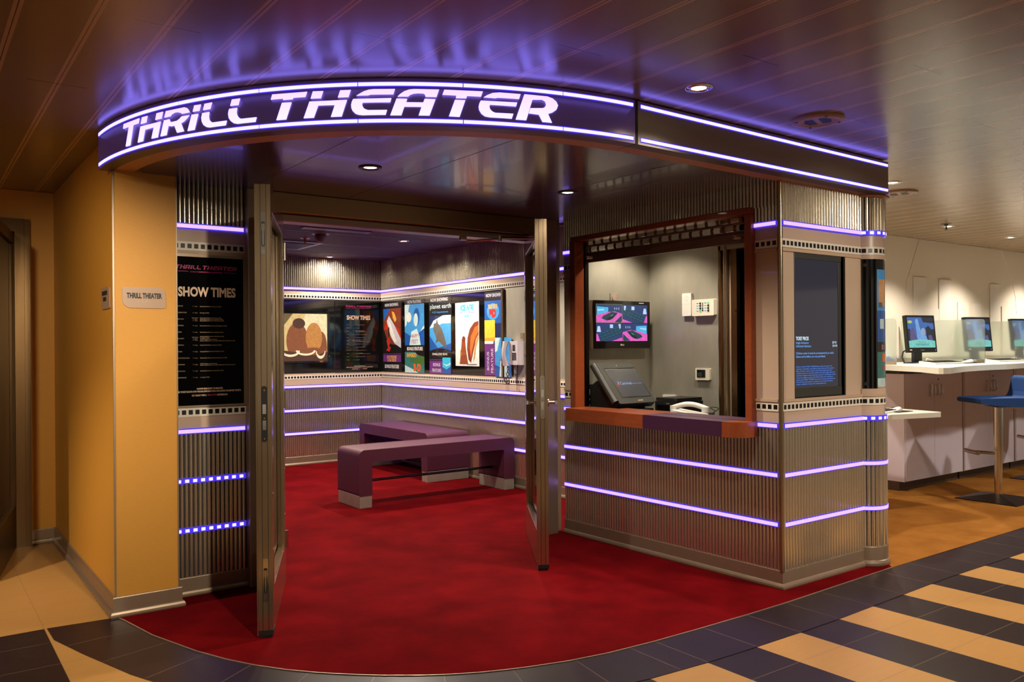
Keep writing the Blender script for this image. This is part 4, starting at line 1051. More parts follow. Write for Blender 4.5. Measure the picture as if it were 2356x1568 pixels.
def slot_vent(x0, x1, y0, y1, z, label, plate='ceiling_trim', slotm='black_square'):
    t = thing('ceiling_vent', label, 'ceiling vent', ((x0+x1)/2, (y0+y1)/2, z))
    mb = MB(plate); mb.box(x0, x1, y0, y1, z-.012, z); mb.build('plate', t, bevel=.003)
    mb = MB(slotm); n = 22
    for i in range(n):
        a = x0 + .03 + (x1-x0-.06)*i/n
        mb.box(a, a+(x1-x0-.06)/n*.55, y0+.02, y1-.02, z-.0128, z-.0115)
    mb.build('slots', t)
slot_vent(2.78, 3.42, 6.86, 6.96, 2.40, 'pale slotted vent at the front of the lobby ceiling')
t = thing('ceiling_vent', 'recessed blue-lit grille panel at the left of the lobby ceiling', 'ceiling vent', (2.9, 8.05, 2.40))
mb = MB('ceiling_trim'); mb.box(2.3, 3.36, 7.80, 7.84, 2.385, 2.40); mb.box(2.3, 3.36, 8.42, 8.46, 2.385, 2.40); mb.box(3.32, 3.36, 7.84, 8.42, 2.385, 2.40); mb.build('frame', t)
mb = MB('purple_laminate'); mb.box(2.3, 3.32, 7.95, 8.42, 2.388, 2.398)
for i in range(34): mb.box(2.31 + i*.03, 2.325 + i*.03, 7.97, 8.40, 2.385, 2.389)
mb.use('black_square'); mb.box(2.3, 3.32, 7.84, 7.95, 2.394, 2.399); mb.build('grille', t)

# ------------------------------------------------------------------ HALL CEILING VENTS
def round_vent(x, y, r, label):
    t = thing('ceiling_vent', label, 'ceiling vent', (x, y, 2.452), math.radians(20), 'round ceiling vents')
    mb = MB('vent_plate'); mb.lathe([(0, -.010), (r*.66, -.010), (r*.70, -.014), (r*.97, -.012), (r, -.006), (r, 0)], n=40); mb.build('plate', t, True)
    mb = MB('black_square')
    for s in (-1, 1):
        for i in range(13):
            a = -.6 + 1.2*i/12; y0, y1 = s*r*.10, s*r*(.52 - .18*abs(a))
            mb.box(a*r*.62 - .0022, a*r*.62 + .0022, y0, y1, -.0108, -.0098)
    mb.build('slots', t, True)
    mb = MB('dark_metal')
    for i in range(4): mb.cyl((r*.84*math.cos(i*PI/2+.6), r*.84*math.sin(i*PI/2+.6), -.0135), (r*.84*math.cos(i*PI/2+.6), r*.84*math.sin(i*PI/2+.6), -.016), .006, n=10)
    mb.build('screws', t, True)
round_vent(3.63, 2.431, .125, 'round slotted ceiling vent in front of the straight end of the marquee')
round_vent(5.88, 3.27, .125, 'round ceiling vent half hidden behind the right end of the marquee')
# ------------------------------------------------------------------ TICKET WINDOW
r = thing('window_1', None, None, (3.86, 3.83, .90)); r['kind'] = 'structure'
mb = MB('cherry_wood')
fx0, fx1 = 3.826, 3.925
mb.box(fx0+.022, fx1, 3.010, 3.058, .905, 2.088); mb.box(fx0, fx1-.012, 4.515, 4.572, .905, 2.088)
mb.box(fx0+.008, fx1, 3.010, 4.572, 2.088, 2.124)
mb.build('frame', r, bevel=.005)
mb = MB('dark_metal'); mb.box(3.925, 3.955, 3.040, 3.062, .905, 2.12); mb.box(3.925, 3.955, 4.512, 4.54, .905, 2.12); mb.build('guide_rail', r)
t = thing('roller_shutter', 'raised brown metal grille shutter at the top of the ticket window', 'shutter', (3.94, 3.82, 1.95))
mb = MB('shutter_metal'); y0, y1 = 3.062, 4.512
for zc in (2.058, 2.007, 2.104): mb.cyl((3.938, y0, zc), (3.938, y1, zc), .0085, n=12)
mb.box(3.930, 3.946, y0, y1, 2.098, 2.125)
n = 17; pt = (y1-y0)/n
for k, (za, zb) in enumerate(((2.060, 2.104), (2.010, 2.056))):
    for i in range(n+1):
        c = y0 + pt*i + (pt*.5 if k else 0)
        if c > y1: continue
        a, b = max(y0, c-.012), min(y1, c+.012)
        rows = [[(3.940 - .010*math.sin(PI*j/6), yy, za + (zb-za)*j/6) for j in range(7)] for yy in (a, b)]
        mb.grid(rows)
mb.build('grille', t)
mb = MB('shutter_metal'); mb.box(3.928, 3.950, y0, y1, 1.942, 1.998)
for z in (1.962, 1.980): mb.box(3.9265, 3.929, y0, y1, z-.001, z+.001)
mb.build('bottom_rail', t, bevel=.004)
for yc in (4.44, 3.145):
    mb = MB('white_plastic'); mb.cyl((3.926, yc, 1.972), (3.885, yc+.012, 1.972), .009, .0115, 14); mb.use('black_plastic'); mb.cyl((3.8849, yc+.012, 1.972), (3.884, yc+.0122, 1.972), .006, n=10); mb.build('pull_knob', t)
mb = MB('brass'); mb.cyl((3.928, 3.885, 1.972), (3.918, 3.885, 1.972), .011, n=16); mb.build('lock', t); mb = MB('chrome'); mb.cyl((3.928, 3.835, 1.974), (3.915, 3.835, 1.974), .008, n=12); mb.build('catch', t)

# ledge: cherry wood, purple insert, rounded wooden end
t = thing('ticket_ledge', 'cherry wood ticket ledge with a purple middle section under the window', 'counter', (3.80, 3.75, .83))
def ledge_part(name, m, poly):
    mb = MB(m); mb.prism(poly, .832, .918); mb.build(name, t, bevel=.004)
X0 = 3.712
ledge_part('ledge_section', 'cherry_wood', [(X0, 4.49), (X0, 3.738), (3.852, 3.738), (3.852, 4.49)])
ledge_part('purple_section', 'purple_laminate', [(X0, 3.738), (X0, 3.115), (3.865, 3.115), (3.865, 3.738)])
rr = .085
ledge_part('rounded_end', 'cherry_wood', [(X0, 3.115)] + [(X0+rr-rr*math.cos(a), 2.985+rr-rr*math.sin(a)) for a in [.5*PI*i/10 for i in range(11)]] + [(3.868, 2.985), (3.868, 3.115)])
mb = MB('cherry_wood'); mb.box(3.852, 4.03, 3.738, 4.20, .902, .918); mb.box(3.852, 3.945, 4.20, 4.512, .902, .918); mb.use('purple_laminate'); mb.box(3.852, 4.03, 3.06, 3.738, .902, .918); mb.build('sill_board', t)

# ------------------------------------------------------------------ INSIDE THE BOOTH
t = thing('booth_desk', 'grey desk top inside the ticket booth', 'desk', (4.35, 3.8, 0))
mb = MB('booth_floor'); mb.box(4.03, 4.66, 3.97, 4.645, .845, .87); mb.box(4.03, 4.45, 3.0, 3.97, .845, .87); mb.build('desk_top', t)
mb = MB('booth_floor'); mb.box(4.10, 4.60, 4.60, 4.63, 0.006, .845); mb.box(4.10, 4.40, 3.05, 3.08, 0.006, .845); mb.build('support', t)

F = ((4.04, 4.56, 1.33), (1, 0, 0), (0, 0, 1))
t = thing('monitor', 'black wall monitor inside the booth split into four camera views', 'monitor', (4.33, 4.60, 1.33))
mb = MB('tv_bezel'); mb.slab(*F, rrect(0, .575, 0, .353, .006, 3), -.045, 0); mb.build('casing', t, bevel=.004)
mb = MB('trim_metal'); mb.box(4.034, 4.04, 4.565, 4.60, 1.33, 1.683); mb.box(4.04, 4.615, 4.565, 4.60, 1.324, 1.33); mb.build('side_trim', t)
mb = MB('black_plastic'); mb.box(4.22, 4.44, 4.60, 4.6495, 1.42, 1.60); mb.build('wall_bracket', t)
for nm, c, s in (('cc_bg', (34, 60, 110), 1.), ('cc_mag', (226, 92, 190), 1.), ('cc_cyan', (70, 180, 224), 1.05), ('cc_teal', (18, 66, 78), .9), ('cc_dark', (20, 26, 46), .8), ('cc_pale', (190, 214, 250), 1.), ('cc_green', (70, 200, 130), .9), ('cc_mid', (30, 96, 120), .9), ('cc_line', (190, 190, 60), .8)): screen(nm, c, s)
mb = MB('cc_dark'); sx0, sx1, sz0, sz1 = .024, .548, .052, .326; mb.rect(*F, sx0, sx1, sz0, sz1, .0006)
qw, qh = (sx1-sx0)/2, (sz1-sz0)/2
def Q(ix, iz, m, pts, k, mir=False):
    mb.use(m); pp = [((1-x if mir else x), y) for x, y in pts]
    mb.flat(*F, [(sx0 + ix*qw + .002 + x*(qw-.004), sz0 + iz*qh + .002 + y*(qh-.004)) for x, y in pp], .0007 + .00015*k)
for (ix, iz, mir) in ((0, 1, False), (1, 0, True)):
    Q(ix, iz, 'cc_bg', R_(0, 1, 0, 1), 0); Q(ix, iz, 'cc_mag', [(0, 0), (0, .38), (.30, .55), (.70, .62), (1, .50), (1, 0)], 1, mir)
    Q(ix, iz, 'cc_cyan', [(.03, .40), (.03, .88), (.46, .84), (.46, .60)], 2, mir); Q(ix, iz, 'cc_pale', [(.05, .62), (.05, .72), (.30, .74), (.30, .68)], 3, mir)
    Q(ix, iz, 'cc_teal', [(.20, .22), (.26, .36), (.60, .60), (.84, .54), (.62, .20), (.42, .10)], 3, mir); Q(ix, iz, 'cc_dark', [(.40, .20), (.72, .50), (.78, .46), (.52, .12)], 4, mir)
    Q(ix, iz, 'cc_green', [(.54, .36), (.66, .46), (.66, .43), (.56, .34)], 5, mir); Q(ix, iz, 'cc_teal', [(.70, .02), (.98, .40), (.99, .10), (.95, .0)], 4, mir)
    for i in range(3): Q(ix, iz, 'cc_pale', R_(.70 + i*.08, .72 + i*.08, .72, .84), 4, mir)
for (ix, iz, mir) in ((1, 1, False), (0, 0, True)):
    Q(ix, iz, 'cc_bg', R_(0, 1, 0, 1), 0); Q(ix, iz, 'cc_mag', [(0, 0), (0, .20), (.40, .0)], 1, mir); Q(ix, iz, 'cc_mag', [(.86, 0), (.95, .40), (1, .40), (1, 0)], 1, mir)
    Q(ix, iz, 'cc_pale', R_(.36, .48, .72, .92), 2, mir); Q(ix, iz, 'cc_pale', R_(.06, .14, .70, .95), 2, mir); Q(ix, iz, 'cc_pale', [(.82, .5), (.86, .82), (.95, .82), (.98, .5)], 2, mir)
    for rw in range(3):
        for c in range(6):
            x = .02 + c*.135 + rw*.05; y = .50 - c*.075 + rw*.14
            Q(ix, iz, 'cc_teal', [(x, y-.10), (x, y+.06), (x+.11, y+.02), (x+.11, y-.15)], 3 + rw, mir)
            Q(ix, iz, 'cc_mid', [(x+.015, y-.02), (x+.015, y+.045), (x+.095, y+.01), (x+.095, y-.06)], 4 + rw, mir)
mb.use('cc_line')
for a in ((sx0, sx0+qw, sz1-.0015, sz1), (sx0, sx0+.0015, sz0+qh, sz1), (sx0, sx0+qw, sz0+qh, sz0+qh+.0015), (sx0+qw-.0015, sx0+qw, sz0+qh, sz1)): mb.rect(*F, *a, .0022)
mb.build('display', t)
mb = MB('pale_ink'); mb.flat(*F, ellipse(.274, .026, .0075, .0075, 16), .0008); write(mb, 'LG', *F, .285, .0205, .011, .018, .04, off=.0008)
mb.use('white_paper'); mb.rect(*F, .46, .51, .338, .343, .0008); mb.build('logo', t)

t = thing('wall_speaker', 'small grey square wall plate with a round cover above the booth monitor', 'wall plate', (4.32, 4.645, 1.70))
mb = MB('zinc_panel'); mb.box(4.285, 4.36, 4.642, 4.650, 1.665, 1.745); mb.use('vent_plate'); mb.cyl((4.322, 4.642, 1.71), (4.322, 4.637, 1.71), .022, n=24); mb.build('plate', t, bevel=.002)

# till
U = Vector((1, 0, 0)); V = Vector((0, .25, .278)).normalized(); O = Vector((4.0, 4.25, .945)); F = (O, U, V)
t = thing('till_terminal', 'dark grey tilted touch-screen till on the booth desk', 'till', (4.2, 4.35, .87))
mb = MB('charcoal'); mb.slab(*F, rrect(0, .365, 0, .374, .02, 4), -.05, 0); mb.build('housing', t, bevel=.008)
mb = MB('black_gloss'); mb.slab(*F, rrect(.058, .345, .052, .318, .004, 2), 0, .0015); mb.use('black_plastic'); mb.slab(*F, [(.05, .318), (.352, .318), (.345, .326), (.058, .326)], 0, .004)
screen('till_screen', (56, 58, 70), .55); screen('till_blue', (120, 160, 230), 1.); screen('till_red', (200, 50, 50), 1.)
mb.use('till_screen'); mb.rect(*F, .064, .338, .058, .312, .002); mb.build('screen', t)
mb = MB('till_blue'); write(mb, 'Carnival', *F, .118, .168, .026, .110, .01, off=.0026); write(mb, 'FUN FOR ALL. ALL FOR FUN.', *F, .232, .171, .009, .102, .01, off=.0026)
mb.flat(*F, [(.100, .205), (.112, .190), (.106, .166), (.100, .185)], .0026); mb.use('till_red'); mb.flat(*F, [(.104, .202), (.084, .166), (.112, .166), (.104, .180)], .0027); mb.build('logo', t)
mb = MB('pale_ink'); mb.flat(*F, ellipse(.200, .022, .005, .005, 12), .001); write(mb, 'CASIO', *F, .208, .018, .010, .035, .03, off=.001); mb.use('white_paper'); mb.flat(*F, ellipse(.19, .348, .004, .004, 10), .001); mb.build('marking', t)
mb = MB('charcoal'); a = O + V*.02; b = O + V*.37; nrm = U.cross(V)
mb.cyl(a - U*.012 - nrm*.015, b - U*.012 - nrm*.015, .026, n=18); mb.build('card_reader', t)
mb = MB('black_plastic'); mb.prism([(4.03, 4.24), (4.33, 4.24), (4.33, 4.56), (4.03, 4.56)], .87, .90); mb.slab((4.04, 0, 0), (0, 1, 0), (0, 0, 1), [(4.30, .90), (4.57, .90), (4.57, 1.06), (4.50, 1.10), (4.42, 1.06)], -.02, .26); mb.build('stand', t, bevel=.01)
# printer
t = thing('receipt_printer', 'black receipt printer behind the till on the booth desk', 'printer', (4.45, 4.1, .87))
mb = MB('black_plastic'); mb.rbox(4.30, 4.58, 4.0, 4.21, .87, .955, .012); mb.rbox(4.305, 4.575, 4.005, 4.205, .958, .980, .012); mb.build('body', t, bevel=.006)
mb = MB('black_gloss'); mb.box(4.296, 4.30, 4.03, 4.18, .885, .93); mb.use('pale_ink'); write(mb, 'EPSON', (4.2958, 4.12, .94), (0, -1, 0), (0, 0, 1), .03, 0., .006, .028, .02, off=.0005); mb.build('front_cover', t)
# telephone
t = thing('desk_telephone', 'white desk telephone with its handset on, behind the ticket ledge', 'telephone', (4.2, 3.78, .87), math.radians(20))
mb = MB('white_plastic'); mb.slab((-.10, .10, 0), (0, -1, 0), (0, 0, 1), [(0, .0), (.20, .0), (.20, .025), (.0, .055)], -.16, .0); mb.build('body', t, True, bevel=.006)
mb = MB('white_plastic'); pts = [(-.02 + .0*i, .12 - .24*i/12, .062 + .028*math.sin(PI*i/12)) for i in range(13)]
mb.tube(pts, .017, 12); mb.cyl((-.02, .11, .045), (-.02, .11, .078), .026, n=16); mb.cyl((-.02, -.11, .040), (-.02, -.11, .075), .026, n=16); mb.build('handset', t, True)
mb = MB('cable'); mb.tube([(.03 + .03*math.cos(a), -.15 + .028*math.sin(a), .045 + .03*math.sin(a*.5)) for a in [2.3*PI*i/20 for i in range(21)]], .003, 6); mb.build('cord', t, True)
# card holder, flyers
t = thing('card_holder', 'white card holder leaning on the booth wall behind the printer', 'holder', (4.685, 4.42, .87))
mb = MB('white_plastic'); Fh = ((4.690, 4.49, .87), (0, -1, 0), (0, 0, 1)); mb.slab(*Fh, [(0, 0), (.13, 0), (.125, .105), (.005, .105)], -.008, 0); mb.slab(*Fh, [(0, .085), (.13, .085), (.13, .105), (0, .105)], 0, .014); mb.use('black_plastic'); mb.rect(*Fh, .02, .11, .078, .084, .001); mb.build('holder', t)
t = thing('flyer_rack', 'black rack of small printed cards at the left edge of the ticket window', 'rack', (4.0, 4.62, .87))
mb = MB('black_plastic'); mb.box(3.985, 4.05, 4.60, 4.645, .87, 1.045); mb.build('rack', t)
mb = MB('white_paper'); Fr = ((3.985, 4.5995, .87), (1, 0, 0), (0, 0, 1)); mb.rect(*Fr, .01, .05, .12, .165, .0005); mb.rect(*Fr, .008, .05, .085, .094, .0005); mb.rect(*Fr, .008, .05, .03, .052, .0005); mb.use('ink'); mb.rect(*Fr, .018, .035, .132, .155, .001); mb.rect(*Fr, .014, .044, .036, .042, .001); mb.build('cards', t)
# things on the back wall
Fb = ((4.699, 0, 0), (0, -1, 0), (0, 0, 1))
t = thing('wall_panel', 'tall white wall unit left of the button box inside the booth', 'wall unit', (4.69, 4.24, 1.57))
mb = MB('white_plastic'); mb.slab(*Fb, rrect(-4.287, -4.199, 1.565, 1.734, .004, 3), 0, .022); mb.build('casing', t, bevel=.003)
mb = MB('zinc_panel'); c = ellipse(-4.243, 1.695, .018, .018, 24); c2 = ellipse(-4.243, 1.695, .016, .016, 24); mb.flat(*Fb, c, .0224); mb.use('white_plastic'); mb.flat(*Fb, c2, .0228); mb.use('ink'); mb.flat(*Fb, ellipse(-4.243, 1.695, .002, .002, 8), .0232); mb.use('zinc_panel'); mb.rect(*Fb, -4.285, -4.201, 1.652, 1.653, .0224); mb.build('sensor', t)
t = thing('button_box', 'cream wall box with two columns of dark buttons inside the booth', 'control panel', (4.68, 4.08, 1.56))
mb = MB('cream_plastic'); mb.slab(*Fb, rrect(-4.181, -3.975, 1.561, 1.681, .008, 3), 0, .035); mb.build('casing', t, bevel=.006)
mb = MB('black_plastic')
for i in range(4):
    for x in (-4.098, -4.024):
        mb.use('green_led' if (i == 0 and x > -4.05) or (i == 3 and x < -4.05) else 'black_plastic'); mb.slab(*Fb, ellipse(x, 1.652 - i*.0185, .0068, .0068, 12), .035, .040)
    mb.use('black_plastic')
mb.rect(*Fb, -4.08, -4.073, 1.625, 1.656, .0355)
for z in (1.615, 1.600): mb.slab(*Fb, ellipse(-4.076, z, .005, .006, 10), .035, .039)
mb.build('buttons', t)
mb = MB('pt_sky')
for i in range(4):
    for x in (-4.135, -4.062): mb.rect(*Fb, x, x+.020, 1.649 - i*.0185, 1.655 - i*.0185, .0355)
mb.build('button_labels', t)
t = thing('switch_box', 'cream socket box with a black window low on the booth back wall', 'socket', (4.69, 4.10, 1.10))
mb = MB('cream_plastic'); mb.slab(*Fb, rrect(-4.165, -4.032, 1.095, 1.181, .005, 3), 0, .02); mb.use('black_gloss'); mb.slab(*Fb, rrect(-4.148, -4.07, 1.115, 1.170, .003, 2), .02, .0225); mb.use('charcoal'); mb.slab(*Fb, rrect(-4.14, -4.10, 1.12, 1.15, .003, 2), .0225, .025); mb.build('cover', t, bevel=.003)
t = thing('wall_cable', 'thin dark cable hanging down the edge of the booth back wall', 'cable', (4.695, 3.955, .9))
mb = MB('cable'); mb.tube([(4.694, 3.952 + .004*math.sin(i*.8), .90 + 1.15*i/24) for i in range(25)], .0035, 6); mb.build('cable_run', t)

# ------------------------------------------------------------------ TICKET PRICES SCREEN
screen('price_bg', (36, 37, 50), 1.); screen('price_white', (206, 236, 255), 1.2); screen('price_blue', (110, 170, 250), 1.15); screen('price_deep', (70, 130, 236), 1.1)
t = thing('price_screen', 'tall dark screen listing TICKET PRICES in the booth end wall', 'screen', (4.27, 2.87, 1.05))
mb = MB('black_plastic'); mb.box(4.022, 4.522, 2.945, 2.955, 1.045, 1.875); mb.box(4.512, 4.522, 2.858, 2.945, 1.045, 1.875); mb.box(4.022, 4.512, 2.858, 2.945, 1.045, 1.05); mb.box(4.022, 4.512, 2.858, 2.945, 1.870, 1.875); mb.box(4.022, 4.026, 2.858, 2.945, 1.05, 1.87); mb.build('recess', t)
mb = MB('charcoal'); mb.box(4.026, 4.478, 2.851, 2.90, 1.052, 1.102); mb.box(4.026, 4.478, 2.851, 2.90, 1.832, 1.868); mb.box(4.449, 4.478, 2.853, 2.90, 1.102, 1.832); mb.box(4.026, 4.030, 2.853, 2.90, 1.102, 1.832); mb.build('frame', t, bevel=.003)
Fp_ = ((0, 2.8555, 0), (1, 0, 0), (0, 0, 1))
t2 = NT('price_glass'); t2.set(Base_Color=(.01, .01, .012, 1), Roughness=.06); t2.b.inputs['Emission Color'].default_value = lin((34, 35, 48)); t2.b.inputs['Emission Strength'].default_value = .95; M['price_glass'] = t2.m
mb = MB('price_glass'); mb.box(4.030, 4.449, 2.8557, 2.90, 1.102, 1.832); mb.build('display', t)
mb = MB('price_white'); x0, x1 = 4.040, 4.438
write(mb, 'TICKET PRICES', *Fp_, x0, 1.373, .020, .118, .02)
mb.build('heading', t); mb = MB('price_blue'); write(mb, 'Single Admission', *Fp_, x0, 1.352, .013, .118, .0); write(mb, 'Unlimited Admission', *Fp_, x0, 1.333, .013, .142, .0)
mb.use('price_white'); write(mb, '$7.95', *Fp_, x1-.008, 1.353, .013, .040, .0, 'r'); write(mb, '$14.95', *Fp_, x1, 1.334, .013, .046, .0, 'r')
mb.build('price_list', t); mb = MB('price_blue'); write(mb, 'Children under 6 must be accompanied by an adult', *Fp_, x0, 1.293, .013, .362, .0); write(mb, 'Infants and toddlers are not permitted.', *Fp_, x0, 1.274, .013, .280, .0)
mb.build('age_notice', t); mb = MB('price_deep')
TX = ["Caution: Carnival's THRILL THEATER features sudden and violent chair", 'movement, strobe lights, sound effects at high volume, and 3D projection.', 'Riders should be in good condition, free of neck and back pain, heart', 'conditions, seizures, or any other condition that could be aggravated by this',
      'experience. Pregnant women should also use caution. Some features contain', 'content that might be scary for small children. Guests who would like to', 'experience the THRILL THEATER without chair movement should advise the', 'host and they will be seated in a stationary seat. An assisted listening', 'system is available for Guests with hearing impairments.']
for i, (s_, w_) in enumerate(zip(TX, (.345, .368, .345, .372, .378, .352, .372, .348, .285))): write(mb, s_, *Fp_, x0, 1.219 - .0123*i, .0082, w_, .01)
mb.build('caution_text', t)

# ------------------------------------------------------------------ CURVED POSTER ON THE ROUNDED CORNER
t = thing('curved_poster', 'black curved poster case with a blue picture strip on the rounded booth corner', 'poster', (4.80, 2.80, 1.07))
PR = .135
def pq(deg): return (deg - 212) / 188. * pil.len
mb = MB('beige_panel'); sweep(mb, pil, rectprof(0, .008, 1.862, 1.885), 0, None, None, True, smooth=False); mb.build('rim', t); mb = MB('beige_panel'); sweep(mb, pil, rectprof(0, .008, 1.03, 1.078), 0, None, None, True); mb.build('rim', t)
mb = MB('black_gloss'); sweep(mb, pil, [(.004, 1.078), (.004, 1.862)], pq(214), pq(340), None, smooth=True); mb.build('panel', t)
mb = MB('pt_sky')
def strip(m, z0, z1, d0, d1, k): mb.use(m); sweep(mb, pil, [(.004 + .0004*k, z0), (.004 + .0004*k, z1)], pq(d0), pq(d1), None, smooth=True)
strip('pt_sky', 1.45, 1.80, 253, 332, 1); strip('pt_deep', 1.36, 1.55, 253, 332, 2); strip('pt_tan', 1.58, 1.74, 258, 300, 2); strip('pt_ice', 1.44, 1.50, 262, 280, 3); strip('pt_grey', 1.57, 1.60, 258, 272, 3)
strip('pt_black', 1.30, 1.36, 253, 332, 2); strip('pt_orange', 1.24, 1.29, 270, 310, 3); strip('pt_teal', 1.08, 1.30, 253, 332, 1); strip('pt_red', 1.19, 1.215, 272, 290, 3); strip('pt_ice', 1.08, 1.14, 253, 300, 2); strip('pt_tan', 1.078, 1.088, 253, 300, 3)
for i, ch in enumerate('BONUS'):
    p0 = pil.at(pq(268 + i*9), .0054); nn = pil.nrm(pq(268 + i*9 + 3)); write(mb.use('pt_pink'), ch, (p0.x, p0.y, 1.315), (-nn.y, nn.x, 0), (0, 0, 1), 0, 0, .03, .015, .02, off=.0006)
mb.build('picture', t)
mb = MB('chrome')
for z in (1.825, 1.108):
    for d in (222,):
        a = pil.at(pq(d), .004); b = pil.at(pq(d), .012); mb.cyl((a.x, a.y, z), (b.x, b.y, z), .011, n=16)
mb.build('screws', t)

# ------------------------------------------------------------------ COMPUTER COUNTER
t = thing('computer_counter', 'long white scalloped bar counter along the right wall carrying the computers', 'counter', (9.0, 4.0, 1.10))
fe = [(7.056, 4.058), (6.738, 3.573), (6.48, 3.33), (6.43, 3.275), (6.45, 3.245), (6.56, 3.243), (6.75, 3.30), (7.04, 3.375), (7.35, 3.425), (7.668, 3.448), (7.933, 3.435), (8.15, 3.455), (8.404, 3.484), (8.75, 3.47), (9.05, 3.435), (9.3, 3.455), (9.6, 3.484), (9.9, 3.46), (10.2, 3.435), (12.5, 3.46)]
mb = MB('counter_white'); mb.prism([(7.38, 4.597)] + fe + [(12.5, 4.597)], 1.112, 1.159); mb.build('counter_top', t, bevel=.004)
mb = MB('kick'); mb.box(7.36, 12.5, 4.10, 4.59, 1.076, 1.112); mb.build('support_rail', t)
mb = MB('trim_metal'); mb.box(7.45, 12.5, 4.572, 4.597, 1.159, 1.20); mb.build('back_rail', t)
def cabinet(x, w, label):
    t = thing('cabinet', label, 'cabinet', (x, 4.05, 0), 0, 'base cabinets under the computer counter')
    mb = MB('cabinet_board'); mb.box(0, .018, 0, .50, .088, 1.072); mb.box(w-.018, w, .0, .50, .088, 1.072); mb.box(.018, w-.018, .02, .50, .088, 1.072); mb.build('carcass', t, True)
    mb = MB('kick'); mb.box(.0, w, .05, .45, 0.005, .088); mb.build('plinth', t, True)
    mb = MB('trim_metal'); mb.box(w+.002, w+.026, -.004, .05, .088, 1.072); mb.build('edge_strip', t, True)
    for i in (0, 1):
        x0 = .020 + i*(w/2 - .019); x1 = x0 + w/2 - .022
        mb = MB('cabinet_board'); mb.box(x0, x1, -.003, .018, .090, 1.070); d = mb.build('door', t, True, bevel=.0015)
        hx = x1 - .075 if i == 0 else x0 + .055
        mb = MB('stainless_smooth'); mb.tube([(hx, -.003, .858), (hx, -.030, .858), (hx+.028, -.034, .872), (hx+.034, -.034, .910), (hx+.028, -.034, .948), (hx, -.030, .962), (hx, -.003, .962)], .006, 8); mb.tube([(hx, -.018, .856), (hx, -.018, .964)], .005, 8); mb.build('handle', d, True)
        if i == 1: mb = MB('dark_metal'); mb.cyl((hx+.012, -.003, 1.009), (hx+.012, -.008, 1.009), .008, n=12); mb.build('keyhole', d, True)
    return t
c0 = cabinet(7.335, 1.075, 'pale two-door cabinet at the left end of the computer counter, behind the low white desk')
dup(c0, (8.440, 4.05, 0), None, 'pale two-door cabinet in the middle, right behind the blue bar stool')
dup(c0, (9.545, 4.05, 0), None, 'pale two-door cabinet at the right edge behind the back of the blue bar stool')
# low desk
t = thing('low_desk', 'low white desk with a rounded tip sticking out in front of the cabinets', 'desk', (6.3, 3.6, 0))
mb = MB('counter_white'); mb.prism([(5.35, 3.90), (5.35, 3.45), (5.60, 3.40), (6.165, 3.500), (6.56, 3.395), (6.66, 3.375), (6.70, 3.395), (6.79, 3.744), (6.80, 3.98), (6.4, 4.05)][::1], .762, .80); mb.build('desk_top', t, bevel=.004)
mb = MB('kick'); mb.box(5.40, 5.44, 3.48, 3.86, 0.005, .762); mb.build('leg_panel', t)
mb = MB('white_plastic'); mb.box(6.50, 6.56, 3.70, 3.74, .745, .762); mb.build('bracket', t)

def keyboard(loc, rz, label):
    t = thing('keyboard', label, 'keyboard', loc, rz, 'computer keyboards')
    mb = MB('white_plastic'); mb.slab((-.23, 0, 0), (0, 1, 0), (0, 0, 1), [(-.08, 0), (.08, 0), (.08, .028), (-.08, .014)], 0, .46); mb.build('base', t, True, bevel=.004)
    mb = MB('black_plastic')
    for r_ in range(5):
        for c_ in range(20):
            x = -.212 + c_*.0212; y = -.066 + r_*.026; z = .0145 + (y+.08)/.16*.014
            mb.box(x, x+.018, y, y+.021, z-.002, z+.005)
    mb.build('keys', t, True)
    return t
def mouse(loc, rz, label, pad=True):
    t = thing('computer_mouse', label, 'mouse', loc, rz, 'white computer mice')
    mb = MB('white_plastic'); rows = []
    for i in range(13):
        u = -1 + 2*i/12; w = .033*math.sqrt(max(0, 1-u*u*.96)); h = .036*(1-.5*u)*math.sqrt(max(0, 1-u**4*.97))*.75
        rows.append([(w*math.cos(PI*k/10), u*.058, max(0.0, h*math.sin(PI*k/10))) for k in range(11)])
    mb.grid(rows); mb.build('shell', t, True)
    mb = MB('charcoal'); mb.box(-.002, .002, .015, .045, .026, .031); mb.build('wheel', t, True)
    return t
def mousepad(loc, rz, label):
    t = thing('mouse_pad', label, 'mouse pad', loc, rz); mb = MB('black_rubber'); mb.rbox(-.11, .11, -.09, .09, 0, .003, .01); mb.build('pad', t, True)
keyboard((7.72, 3.90, 1.1595), math.radians(-4), 'white keyboard with dark keys in front of the first monitor on the counter')
keyboard((9.02, 3.93, 1.1595), math.radians(-4), 'white keyboard with dark keys behind the frosted glass divider')
mouse((8.17, 3.88, 1.163), math.radians(60), 'white mouse beside the frosted glass divider on the counter'); mousepad((8.10, 3.88, 1.1595), 0, 'dark mouse pad under the white mouse beside the frosted divider')
mouse((9.62, 4.10, 1.163), math.radians(60), 'white mouse at the right edge on the far part of the counter'); mousepad((9.58, 4.10, 1.1595), 0, 'dark mouse pad under the mouse at the right edge of the counter')
keyboard((6.23, 3.66, .8005), math.radians(8), 'white keyboard with dark keys on the low desk beside the rounded booth corner')
mouse((6.50, 3.66, .804), math.radians(70), 'white mouse on the low desk'); mousepad((6.48, 3.65, .8005), 0, 'dark blue mouse pad on the low white desk')
